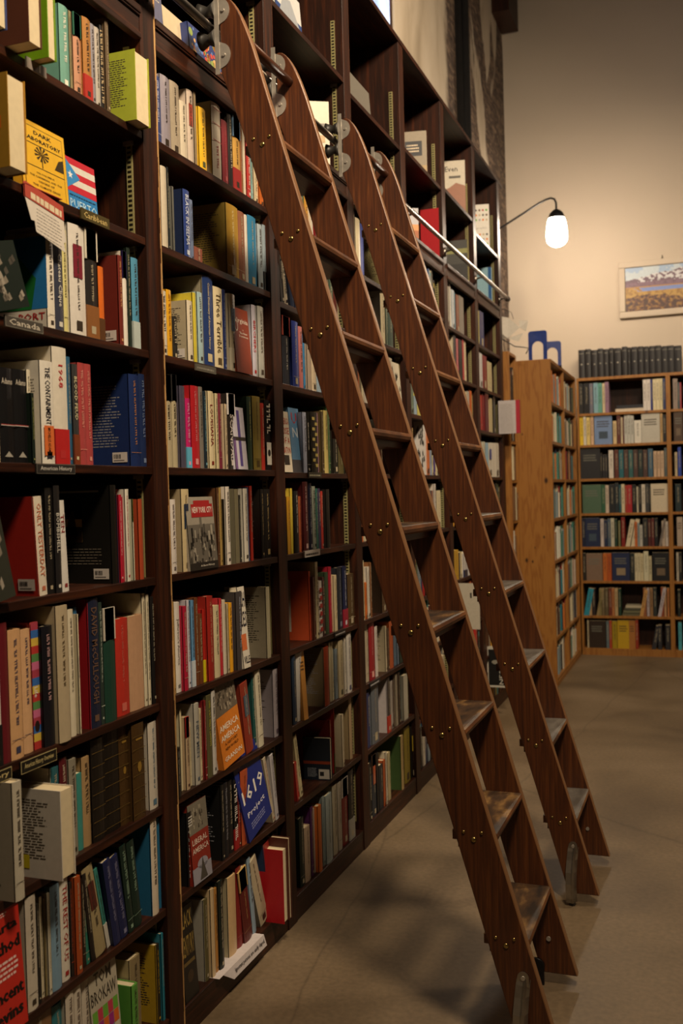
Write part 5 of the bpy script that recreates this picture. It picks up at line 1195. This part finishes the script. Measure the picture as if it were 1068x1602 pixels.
# (bay, shelf, from, to)
for a in [(3, 'fifth', 4.0, 4.5), (3, 'fourth', 4.0, 4.4), (3, 'third', 4.0, 4.4), (4, 'top', 4.8, 5.4), (4, 'second', 4.8, 5.4), (4, 'third', 5.05, 5.45),
          (4, 'sixth', 4.8, 5.45), (4, 'seventh', 4.8, 5.45), (4, 'eighth', 4.8, 5.4), (4, 'bottom', 4.85, 5.3), (2, 'top', 3.2, 3.8), (2, 'second', 3.46, 3.85), (2, 'third', 3.79, 3.9),
          (5, 'third', 5.6, 5.95), (5, 'fourth', 5.6, 6.2), (5, 'fifth', 5.6, 6.25), (5, 'seventh', 5.62, 6.25), (5, 'eighth', 5.6, 6.25), (5, 'bottom', 5.6, 6.2),
          (6, 'fifth', 6.4, 7.05), (6, 'sixth', 6.4, 7.0), (6, 'seventh', 6.4, 7.0), (6, 'eighth', 6.4, 7.05), (6, 'bottom', 6.4, 6.9)]:
    fill(*a, seed=hash(str(a[:2])) % 997 if False else a[0]*31+len(a[1])*7+int(a[2]*10))

# ------------------------------------------------------------------ shelf labels, cards, signs
def plate(y0, y1, z0, z1, text, label, bgc='1c1a18', fg='b8b090', x=.002, border=None):
    m = MB(); m.box(-.002, x, y0, y1, z0, z1, lin(bgc)); p = Pen(m, (x, 0, 0), (0, 1, 0), (0, 0, 1), (1, 0, 0)); p.k = .0004
    if border: p.rect(y0, z0, y1, z1, border); p.up(); p.rect(y0+.0015, z0+.0015, y1-.0015, z1-.0015, bgc); p.up()
    if text: p.text(text, (y0+y1)/2, (z0+z1)/2, (z1-z0)*.55, fg, (y1-y0)*.82)
    else: p.lines(y0+.008, z0+.006, y1-.006, z1-.004, 1, fg)
    return tag(m.build('shelf_label', cover_m, None, fix=False), label, 'shelf label', 'shelf labels on the dark bookcase')
plate(2.02, 2.138, 2.170, 2.196, 'Caribbean', 'small olive shelf label reading Caribbean', '4a4020', 'c8b070')
plate(1.733, 1.86, 1.873, 1.897, 'Canada', 'small grey shelf label reading Canada', '4a4640', 'c8c0b0', border='8a867a')
plate(1.821, 1.962, 1.562, 1.584, 'American History', 'dark shelf label reading American History on the nearest bay', '2c2a28', 'c8c4bc', border='6a665e')
plate(1.735, 1.858, .920, .947, 'American History Overview', 'cream edged shelf label reading American History Overview', '1c1a16', 'c8b880', border='c8b880')
plate(1.60, 1.705, .922, .947, 'History', 'cream edged black shelf label at the left edge of the photo', '1c1a16', 'c8b880', border='c8b880')
plate(2.562, 2.689, 1.868, 1.888, None, 'worn grey shelf label under the books of the third shelf down, second bay', '5a564c', '8a867a')
plate(3.404, 3.533, 1.562, 1.582, None, 'dark shelf label on the fourth shelf down, third bay', '3a362c', 'a8a48a')
plate(3.34, 3.49, 1.270, 1.294, None, 'white paper shelf label on the fifth shelf down, third bay', 'c8c0b8', '2a2624', x=.004)
plate(3.628, 3.752, .937, .957, None, 'black shelf label on the sixth shelf down, third bay', '1c1a1c', 'a8a4a0')
plate(4.034, 4.176, .660, .682, None, 'black shelf label on the seventh shelf down, fourth bay', '1c1c20', 'b0b0b0')
# clear holder with a curled plastic card on the nearest bay's first shelf
m = MB(); m.box(.0, .004, 1.83, 1.90, 2.452, 2.476, lin('8a8078')); m.box(.004, .0048, 1.873, 1.878, 2.456, 2.474, lin('f0ece4'))
tag(m.build('label_holder', gloss_m), 'empty clear plastic label holder on the first shelf under the ledge', 'label holder')
# handwritten review card hanging off the second shelf
t = thing('review_card', 'white handwritten review card with a red header hanging from the shelf', 'card', (0, 0, 0))
m = MB(); pts = [(1.807, 2.135), (1.935, 2.122), (1.936, 2.175), (1.805, 2.195)]
m.face([(.006, y, z) for y, z in [(1.806, 2.164), (1.944, 2.144), (1.95, 2.096), (1.942, 2.094), (1.947, 2.072), (1.842, 2.096), (1.838, 2.118), (1.826, 2.118)]], lin('d4ccc0'))
m.face([(.0052, y, z) for y, z in [(1.806, 2.164), (1.944, 2.144), (1.95, 2.096), (1.942, 2.094), (1.947, 2.072), (1.842, 2.096), (1.838, 2.118), (1.826, 2.118)]][::-1], lin('d4ccc0'))
p = Pen(m, (.006, 0, 0), (0, 1, -.14), (0, 0, 1), (1, 0, 0)); p.O = Vector((.006, 0, .14*1.8)); p.lines(1.845, 2.10, 1.935, 2.16, 8, '7a7470', .16, .2)
m.build('card_sheet', paper_m, t, fix=False)
m = MB(); m.face([(.007, y, z) for y, z in [(1.806, 2.164), (1.944, 2.144), (1.942, 2.176), (1.805, 2.198)]], lin('b04434')); m.face([(.0035, y, z) for y, z in [(1.806, 2.164), (1.944, 2.144), (1.942, 2.176), (1.805, 2.198)]][::-1], lin('b04434'))
m.box(-.04, .007, 1.807, 1.94, 2.191, 2.1925, lin('b04434'))
p = Pen(m, (.007, 0, .14*1.8), (0, 1, -.14), (0, 0, 1), (1, 0, 0)); p.lines(1.825, 2.168, 1.935, 2.188, 1, 'd8c8a8', .7, 0)
m.build('card_header', paper_m, t, fix=False)
# folded paper sign on the bottom shelf
SHB = .085
m = MB(); m.box(-.09, .012, 2.575, 2.885, SHB+.0008, SHB+.0016, lin('c8c0c0')); 
m.face([(.012, 2.60, SHB+.0016), (.012, 2.885, SHB+.0016), (.020, 2.89, SHB-.035), (.020, 2.655, SHB-.035)], lin('c8c0c0')); m.face([(.0115, 2.60, SHB+.0012), (.0195, 2.655, SHB-.035), (.0195, 2.89, SHB-.035), (.0115, 2.885, SHB+.0012)], lin('c8c0c0'))
p = Pen(m, (.0125, 0, SHB), (0, 1, 0), (.2, 0, -1), (1, 0, .2)); p.k = .001
vs = Vector((-.22, 0, 1)).normalized(); p = Pen(m, (.0205, 2.66, SHB-.034), (0, 1, 0), vs, (1, 0, .22)); p.k = .0008; p.text('Ignorant persons are easily duped.', .115, .018, .016, '1c1a1c', .21)
tag(m.build('paper_sign', paper_m, None, fix=False), 'folded white paper sign lettered Ignorant persons on the bottom shelf edge', 'sign')
# white card standing out from the sixth bay
t = MB(); t.box(-.002, .14, 5.60, 5.602, .70, .965, lin('b0a898')); p = Pen(t, (0, 5.60, 0), (1, 0, 0), (0, 0, 1), (0, -1, 0)); p.k = .0006; p.rect(.085, .88, .095, .91, '3a3630')
tag(t.build('card_divider', paper_m, None, fix=False), 'plain off-white card jutting from the shelves between the two ladders', 'card')
# grey book standing proud at the far end of the dark bookcase
def proud(x1, w, y, z, h, cov, sp, label, artf=None, t_=.03):
    m = MB(); m.box(x1-w, x1, y, y+.002, z, z+h, lin(cov)); m.box(x1-w, x1, y+t_-.002, y+t_, z, z+h, lin(cov)); m.box(x1-.002, x1, y, y+t_, z, z+h, lin(sp))
    p = Pen(m, (x1-w, y, z), (1, 0, 0), (0, 0, 1), (0, -1, 0)); artf(p, w, h)
    o = tag(m.build('book', cover_m, None, fix=False), label, 'book', 'books standing proud of the far shelves'); q = MB(); q.box(x1-w+.002, x1-.003, y+.0022, y+t_-.0022, z+.002, z+h-.002, PAGE); q.build('page_block', paper_m, o, fix=False); return o
def a1(p, w, h): p.lines(.08*w, .05*h, .72*w, .92*h, 26, '8a867e', .3, .1); p.rect(.82*w, 0, w, h, 'a02434')
def a2(p, w, h): p.rect(0, 0, w, h, 'b8b4a8'); p.up(); p.rect(.06*w, .05*h, .88*w, .93*h, '141414'); p.up(); p.text('NEST', .62*w, .3*h, .10*h, 'b8b4a8', .45*h, math.pi/2); p.disc(.4*w, .62*h, .2*w, '8a867a', 9, .5)
proud(.135, .15, 7.06, 1.893, .235, 'b4aeb0', 'a02434', 'grey back cover with a red spine standing out at the far end', a1)
proud(.13, .15, 6.50, .19, .27, 'b8b4a8', 'b8b4a8', 'black and white book standing out low behind the farther ladder', a2, .02)

# ------------------------------------------------------------------ ladder rail
t = thing('ladder_rail', 'long dark steel ladder rail running along the dark bookcase', 'rail', (.05, 1.5, 2.865))
m = MB(); m.tube([(0, 0, .0), (0, 5.65, 0)], .0125, n=16); m.build('rail_tube', steel_dk, t)
m = MB(); m.tube([(0, 5.645, 0), (0, 5.685, 0)], .02, n=16); m.build('end_cap', steel_dk, t)
for yy in (.85, 1.65, 2.45, 3.25, 4.05, 4.85, 5.62):
    m = MB(); m.tube([(0, yy, 0), (-.03, yy, -.004), (-.05, yy, -.010)], .006, n=8); m.tube([(-.052, yy, -.035), (-.052, yy, .015)], .010, n=8); m.build('rail_bracket', steel_dk, t)

# ------------------------------------------------------------------ ladders
guard_m = simple('pressed_steel_guard', lin('9a948a'), .3, .9, ns=25)
TZ = [.300+.2762*i for i in range(9)]
def xf(z): return .999-.290*z
def make_ladder(y0, y1, label, tm):
    L = thing('library_ladder', label, 'ladder', (.96, y0, 0), 0, 'rolling library ladders')
    ox, T = .96, .027; inv = Matrix.Translation((-.96, -y0, 0))
    def bm(m, name, mt, par=L, bevel=0):
        k = MB(); k.add(m, inv); return k.build(name, mt, par, bevel=bevel)
    Wd = .108
    prof = [(xf(.035)-Wd, .035), (xf(.035), .035), (xf(2.77), 2.77)]
    top = 2.925; cx, cz = xf(2.80)-.058, 2.80
    for k in range(1, 11):
        q = k/10; prof.append(((1-q)**2*xf(2.77)+2*q*(1-q)*.137+q*q*.094, (1-q)**2*2.77+2*q*(1-q)*2.955+q*q*2.935))
    prof += [(.088, top), (.083, 2.89), (.092, 2.865), (.092, 2.72), (xf(2.55)-Wd, 2.55)]
    for y in (y0, y1):
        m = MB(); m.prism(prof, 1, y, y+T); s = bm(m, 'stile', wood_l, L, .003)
        # roller bracket: vertical bright flange on the shelf-side edge with two rounded ears
        m = MB(); m.box(.076, .090, y-.0035, y-.001, 2.715, 2.955)
        for zc in (2.895, 2.768):
            r = [(.088, zc-.04)]+[(.098+.026*math.cos(math.radians(a)), zc+.034*math.sin(math.radians(a))) for a in range(-80, 81, 16)]+[(.088, zc+.04)]
            m.prism(r, 1, y-.0022, y-.0002)
        br = bm(m, 'roller_bracket', steel)
        for zc in (2.895, 2.768):
            m = MB(); m.tube([(.104, y-.006, zc), (.104, y, zc)], .005, n=10); bm(m, 'screw', steel, L)
        for zc, rr in ((2.905, .021), (2.825, .021)):
            m = MB(); m.tube([(.076, y+.012, zc), (.064, y+.012, zc), (.05, y+.012, zc), (.036, y+.012, zc), (.024, y+.012, zc)], [rr+.006, rr, rr-.007, rr, rr+.006], n=20); bm(m, 'roller', rubber)
        # caster guard: folded strip of steel on the outer face near the floor
        out = y-.001 if y == y0 else y-.001
        gx = .896; w = .03
        prof2 = [(out, .205), (out-.006, .19), (out-.014, .16), (out-.030, .12), (out-.036, .08), (out-.036, .03), (out-.030, .012)]
        if y == y0:
            m = MB(); secs = []
            for (py, pz), dx in zip(prof2, (.004, .002, -.001, -.003, -.004, -.004, -.003)):
                g_ = gx+dx; secs.append([(g_-.017, out+.0, pz), (g_-.017, py, pz), (g_+.001, py-.003, pz), (g_+.006, py-.006, pz), (g_+.012, py+.004, pz), (g_+.020, min(out, py+.02), pz)])
            for A_, B_ in zip(secs, secs[1:]):
                for k in range(5): m.face([A_[k], A_[k+1], B_[k+1], B_[k]], (.5, .5, .5), True)
            tab = [(gx+.004+.0155*math.cos(math.radians(q)), .208+.017*math.sin(math.radians(q))) for q in range(0, 181, 20)]+[(gx-.012, .185), (gx+.020, .185)]
            m.prism(tab, 1, out-.003, out)
            bm(m, 'caster_guard', guard_m)
            m = MB(); m.tube([(gx+.004, out-.006, .208), (gx+.004, out, .208)], .006, n=10); bm(m, 'screw', steel)
            m = MB(); m.box(gx-.012, gx+.010, out-.028, out-.004, .0, .05); bm(m, 'rubber_foot', rubber, L, .004)
        else:
            m = MB(); m.tube([(.868, y-.012, .055), (.868, y-.001, .055)], .024, n=18); m.box(.846, .890, y-.011, y-.001, .0, .055); bm(m, 'caster_guard', iron)
            for zc, xx in ((.23, .885), (.14, .905)):
                m = MB(); m.tube([(xx, y-.004, zc), (xx, y, zc)], .007, n=10); bm(m, 'screw', steel)
    # rungs
    for i, z in enumerate(TZ):
        m = MB(); e = xf(z)+.004; nose = [(e-.125, z-.026), (e-.010, z-.026), (e-.002, z-.020), (e, z-.011), (e-.003, z-.002), (e-.010, z), (e-.125, z)]
        m.prism(nose, 1, y0+T+.0005, y1-.0005)
        bm(m, 'tread', tm if i < 5 or True else wood_d)
        m = MB(); m.box(e-.11, e-.025, y0+T+.001, y1-.001, z-.046, z-.0265); bm(m, 'cleat', wood_d)
        for q, (dx, dz, r) in enumerate(((-.083, .006, .0048), (-.034, .007, .0048), (-.056, -.013, .0075))):
            for yy, sgn in ((y0, -1), (y1+T, 1)):
                if sgn > 0: continue
                m = MB(); m.tube([(xf(z)+dx, yy, z+dz), (xf(z)+dx, yy-.0022, z+dz), (xf(z)+dx, yy-.0034, z+dz)], [r, r*.9, r*.45], n=10); bm(m, 'screw' if r < .006 else 'bolt', brass)
    m = MB(); m.tube([(.135, y0+T, 2.835), (.135, y1, 2.835)], .015, n=16); bm(m, 'top_rung', wood_d)
    return L
make_ladder(2.60, 3.00, 'nearer brown oak rolling ladder with worn dark treads, leaning on the rail', tread_worn)
make_ladder(3.62, 4.02, 'farther brown oak rolling ladder with grey padded treads, leaning on the rail', tread_grey)

# ------------------------------------------------------------------ pine bookcases at the far end
def case_side(y0, y1, x0, x1, label, zs, div, zt=2.465):
    t = thing('pine_bookcase', label, 'bookcase', (x0, y0, 0)); D = x1-x0; Ln = y1-y0
    m = MB(); m.box(0, D, 0, .03, 0, zt); m.build('side_panel', pine_k if div else pine_m, t, bevel=.002)
    m = MB(); m.box(0, D, Ln-.03, Ln, 0, zt); m.build('side_panel', pine_m, t, bevel=.002)
    m = MB(); m.box(0, D+.002, .03, Ln-.03, zt-.022, zt); m.build('top_board', pine_m, t)
    for dv in div: m = MB(); m.box(.02, D, dv-.012, dv+.012, .05, zt-.0225); m.build('divider', pine_m, t)
    for z in zs: m = MB(); m.box(.005, D-.004, .031, Ln-.031, z-.022, z); m.build('shelf', pine_m, t)
    m = MB(); m.box(0, .005, .03, Ln-.03, 0, zt-.02); m.build('back_panel', pine_m, t)
    m = MB(); m.box(D-.02, D, .03, Ln-.03, 0, zs[0]-.022); m.build('kick_board', pine_m, t); return t
SZ = [.055, .36, .648, .945, 1.266, 1.565, 1.852, 2.147]
case_side(7.55, 9.04, .02, .285, 'tall pine bookcase seen from its broad knotty side panel', SZ, [.72])
case_side(7.23, 7.52, -.24, .035, 'narrow pine shelf unit between the dark bookcase and knotty panel', SZ, [], 2.50)
def fill2(x, y0, y1, z, seed, pal, dmax=.17):
    rr = random.Random(seed); y = y0
    while y < y1-.012:
        t = rr.uniform(.014, .04); h = rr.uniform(.19, .255)
        if y+t > y1: break
        if rr.random() < .93: simple_book(Matrix.Translation((x-rr.uniform(.0, .02), y, z)), t, h, rr.uniform(.12, dmax), rr.choice(pal), 0)
        y += t+.001
SP = ['c8c0a8', 'd0ccc0', 'c8bc9c', '1a1a1c', '8a2024', '2c4a34', '3a7a70', '20283c', 'b86a30', '7a8a90', 'cfc6b4', '4a2a20', '2a7a8a', 'c8bc9c']
for i, z in enumerate(SZ):
    fill2(.27, 7.585, 8.24, z, 40+i, SP); fill2(.27, 8.29, 8.98, z, 60+i, SP)
    fill2(.045, 7.27, 7.44, z, 80+i, ['1a1a1c', 'c8c4b8', '6a4a30', '1a1a1c', 'c8bc9c'])
# back bookcase, two bays (the second runs out of the frame)
BZ = [b[0] for b in BACK][::-1]
for q, (x0, x1) in enumerate(((.29, 1.063), (1.063, 1.86))):
    t = thing('pine_bookcase', ['brown pine bookcase bay on the back wall, under the black volumes', 'pine bookcase bay on the back wall cut by the right frame edge'][q], 'bookcase', (x0, 9.06, 0)); w = x1-x0
    m = MB(); m.box(0, .018, 0, .265, 0, 2.465); m.build('side_panel', pine_m, t, bevel=.002)
    m = MB(); m.box(w-.018, w, 0, .265, 0, 2.465); m.build('side_panel', pine_m, t, bevel=.002)
    m = MB(); m.box(.018, w-.018, -.002, .265, 2.44, 2.465); m.build('top_board', pine_m, t)
    m = MB(); m.box(.018, w-.018, .255, .265, 0, 2.44); m.build('back_panel', wood_v, t)
    m = MB(); m.box(.018, w-.018, .004, .02, 0, BZ[0]-.022); m.build('kick_board', pine_m, t)
    for z in BZ: m = MB(); m.box(.0185, w-.0185, .003, .2545, z-.022, z); m.build('shelf', pine_m, t)
def back_book(x, w, h, col, face, lean, z):
    m = MB(); c = lin(col)
    if face: m.box(0, w, 0, .03, 0, h, c); p = Pen(m, (0, 0, 0), (1, 0, 0), (0, 0, 1), (0, -1, 0)); p.lines(.15*w, .6*h, .85*w, .85*h, 3, '3a3026' if lum(c) > .16 else '6a6a60'); p.rect(.25*w, .2*h, .75*w, .45*h, random.choice(['6a5a48', '3a4a5a', '8a7a60'])) if random.random() < .5 else None
    else:
        m.box(0, w, 0, .16, 0, h, c); p = Pen(m, (0, 0, 0), (1, 0, 0), (0, 0, 1), (0, -1, 0)); p.glyphs(w/2, h*.3, h*.88, min(.012, w*.4), '3a3026' if lum(c) > .16 else '9a9078')
    m.box(.001, w-.001, .003, (.027 if face else .157), h-.001, h+.0006, PAGE)
    a = 0.
    if lean: a = math.radians(11)
    REST.add(m, Matrix.Translation((x, 9.07+random.uniform(0, .012), z)) @ Matrix.Rotation(a, 4, 'Y'))
for z, its in BACK:
    for x, w, h, col, face, k in its:
        if x < 1.04 and x+w > 1.045: w = 1.043-x
        if x < .309: w -= .309-x; x = .309
        if x >= 1.04 and x < 1.083: w -= 1.083-x; x = 1.083
        if w < .004: continue
        back_book(x, w, h, col, face, k, z)
    x = 1.19
    while x < 1.8:
        w = random.uniform(.016, .05); back_book(x, w, random.uniform(.2, .26), random.choice(PALW), 0, 0, z); x += w+.001
m = MB()
for k, (zz, col, x0, x1) in enumerate([(0, 'c8bca8', .62, .87), (.03, '22242c', .63, .86)]): m.box(x0, x1, 9.09, 9.25, 2.149+zz, 2.149+zz+.028, lin(col))
for k, zz in enumerate([0, .026, .05, .07]): m.box(.64+.01*k, .84, 9.09, 9.24, .352+zz, .352+zz+.02, lin(['5a5a44', '6a6a50', '4a4a3c', 'b0a890'][k]))
REST.add(m, Matrix.Identity(4))
o = REST.build('shelved_books', cover_m, None, fix=False)
o['kind'] = 'stuff'; tag(o, 'small distant and partly hidden books filling the far dark bays and pine bookcases', 'books')

# black bound volumes on top of the back bookcase
first = None
for k, (x, w, h) in enumerate(VOLS):
    m = MB(); w = min(w, (VOLS[k+1][0]-x-.001) if k+1 < len(VOLS) else w); c = lin('1c1a1c')
    n = 5; outer = [(w*i/n, -.004*math.sin(math.pi*i/n)) for i in range(n+1)]
    m.prism([(a, b) for a, b in outer]+[(w, .003), (0, .003)], 2, 0, h, c); m.box(0, .003, 0, .17, 0, h, c); m.box(w-.003, w, 0, .17, 0, h, c)
    p = Pen(m, (0, -.0045, 0), (1, 0, 0), (0, 0, 1), (0, -1, 0)); p.rect(w*.12, h*.855, w*.88, h*.87, '8a8678'); p.disc(w*.5, h*.48, w*.16, '9a9688', 7, .8)
    o = tag(m.build('bound_volume', cover_m, None, fix=False), f'black bound volume, {ORD[k]} from the left on top of the back bookcase', 'bound volume', 'black bound volumes on the back bookcase'); o.location = (x, 9.07, 2.466)
    q = MB(); q.box(.0033, w-.0033, .0035, .165, .003, h-.004, lin('6a6254')); q.build('page_block', paper_m, o, fix=False)

# blue bookends
def bookend(x, y, rz, label, hh=.235, w=.14):
    o_ = []; pts = [(-w/2, 0)]; r = .02
    for a in range(180, 89, -18): pts.append((-w/2+r+r*math.cos(math.radians(a)), hh-r+r*math.sin(math.radians(a))))
    for a in range(90, -1, -18): pts.append((w/2-r+r*math.cos(math.radians(a)), hh-r+r*math.sin(math.radians(a))))
    pts += [(w/2, 0), (w/2-.028, 0), (w/2-.028, .10)]
    for a in range(0, 181, 18): pts.append(((w/2-.028)*math.cos(math.radians(a)), .10+.045*math.sin(math.radians(a))))
    pts += [(-w/2+.028, 0)]
    m = MB(); m.prism(pts, 1, 0, .004)
    q = MB(); q.box(-w/2, w/2, .0, .12, 0, .003)
    t = thing('bookend', label, 'bookend', (x, y, 2.466), rz, 'blue bookends'); m.build('upright_plate', blue_m, t, bevel=.001); q.build('base_plate', blue_m, t); return t
bookend(.185, 7.62, -.05, 'nearer blue metal arch bookend on top of the pine bookcase', .225, .142)
bookend(.235, 8.02, .10, 'blue metal bookend standing behind the nearer one on the pine bookcase', .195, .14)

# wall lamp
t = thing('wall_lamp', 'lit white glass wall lamp on a curved thin dark arm', 'lamp', (WL, 8.2, 3.60))
m = MB(); A = [(-.0, 0, -.02), (.18, 0, .06), (.35, 0, .145), (.48, 0, .212), (.53, 0, .232), (.57, 0, .240), (.600, 0, .228), (.612, 0, .198), (.613, 0, .165), (.613, 0, .12)]; m.tube(A, .0085, n=10); m.build('lamp_arm', iron, t)
m = MB(); m.tube([(0, 0, -.02), (.02, 0, -.012)], .05, n=18); m.build('wall_plate', iron, t)
m = MB(); m.tube([(.613, 0, .145), (.613, 0, .135), (.613, 0, .115), (.613, 0, .09), (.613, 0, .07)], [.012, .03, .052, .062, .066], n=24); m.build('lamp_cap', iron, t)
m = MB(); zz = [.071, .04, .0, -.04, -.08, -.11, -.135, -.150, -.155]; rr = [.062, .073, .079, .082, .084, .079, .062, .036, .008]; m.tube([(.613, 0, z) for z in zz], rr, n=28); m.build('glass_globe', globe_m, t)

# painting
t = thing('framed_painting', 'framed landscape painting of snowy mountains and a lake on the cream wall', 'painting', (.655, YB-.04, 3.0)); t.rotation_euler = (0, 0, 0)
PW, PH, fw = 1.0, .50, .055
for nm, b in (('frame_rail', (0, PW, -.0, .035, 0, fw)), ('frame_rail', (0, PW, 0, .035, PH-fw, PH)), ('frame_stile', (0, fw, 0, .035, fw, PH-fw)), ('frame_stile', (PW-fw, PW, 0, .035, fw, PH-fw))):
    m = MB(); m.box(*b, lin('cdbda2')); m.build(nm, simple_frame if False else cream_m, t, bevel=.008)
from mathutils import noise as NZ
def fbm(x, y, s): return NZ.fractal(Vector((x*s, y*s, 3.1)), 1., 2., 5)
m = MB(); nx, ny = 150, 70; cw, ch = PW-2*fw, PH-2*fw
pal = {k: lin(v) for k, v in dict(sky='9ab0cc', sky2='b8c4cc', snow='c8c8cc', rock='6a5462', hill='7a6070', far='a8804c', lake='7488c0', gold='b08c4c', gold2='94703c', bush='4a3430', bush2='6a4a38').items()}
for i in range(nx):
    for j in range(ny):
        u = (i+.5)/nx; v = (j+.5)/ny; f1 = fbm(u*2, v, 3); f2 = fbm(u*2.4, v*1.3, 12); ridge = .80+.09*math.sin(u*3.4-.6)+.05*fbm(u*2, .3, 4)-.10*max(0, .25-u)*4*.6
        if v > ridge: c = pal['sky'] if f1 < .1 else pal['sky2']
        elif v > .66: c = pal['snow'] if (f2 > -.08+(.15-(v-.66))*1.2 and u > .12) else pal['rock']
        elif v > .56: c = pal['hill'] if f2 < .2 else pal['rock']
        elif v > .53: c = pal['far']
        elif v > .44 and u > .14+.1*f2+.25*(.5-v): c = pal['lake'] if v < .525-.0*f2 else pal['far']
        elif v > .30+.06*math.sin(u*7)+.1*f1: c = pal['gold'] if f2 < .15 else pal['gold2']
        else: c = pal['bush'] if f2 > .1 else (pal['bush2'] if f2 > -.25 else pal['gold2'])
        x0 = fw+cw*i/nx; x1 = fw+cw*(i+1)/nx; z0 = fw+ch*j/ny; z1 = fw+ch*(j+1)/ny
        m.face([(x0, .02, z0), (x1, .02, z0), (x1, .02, z1), (x0, .02, z1)], c)
m.box(fw, PW-fw, .0205, .03, fw, PH-fw, lin('6a5a48')); m.build('canvas', cover_m, t, fix=False)
m = MB(); m.tube([(.36, .03, PH), (.375, .036, PH+.015), (.39, .03, PH)], .003, n=6); m.tube([(.375, .036, PH+.012), (.375, .036, PH+.035)], .003, n=6); m.build('hanging_hook', iron, t)

# folded paper shade on a bent wire arm
t = thing('paper_ornament', 'crumpled white folded paper hanging on a bent wire above the narrow pine shelves', 'ornament', (.03, 7.30, 2.63))
m = MB()
def tri(*p): m.face([tuple(1.2*k for k in q) for q in p], lin('ccc6bc'))
a = [(.0, -.02, .10), (.075, -.05, .03), (.0, -.05, -.03), (-.07, -.03, .035), (.02, .04, .02)]
tri(a[0], a[3], a[2], a[1]); tri(a[0], a[1], a[4]); tri(a[1], a[2], a[4]); tri(a[2], a[3], a[4]); tri(a[3], a[0], a[4])
tri((.075, -.05, .03), (.12, -.01, .075), (.06, .0, .08)); tri((.075, -.05, .03), (.105, -.01, .01), (.12, -.01, .075)); tri((-.07, -.03, .035), (-.07, 0, .12), (.0, -.02, .10)); tri((-.07, -.03, .035), (-.09, 0, -.02), (.0, -.05, -.03)); tri((-.07, -.03, .035), (-.09, 0, -.02), (-.07, 0, .12))
tri((.0, -.05, -.03), (.06, -.02, -.05), (.09, -.02, .0))
m.build('paper_fold', paper_m, t, fix=False)
m = MB(); m.tube([(-.1, .02, .0), (-.02, 0, -.05), (.04, 0, -.09), (.10, 0, -.10), (.14, 0, -.11), (.12, .0, -.15)], .004, n=8); m.tube([(-.09, .0, .17), (-.04, 0, .19), (.02, 0, .16), (.035, 0, .11)], .002, n=6); m.build('wire_arm', iron, t)
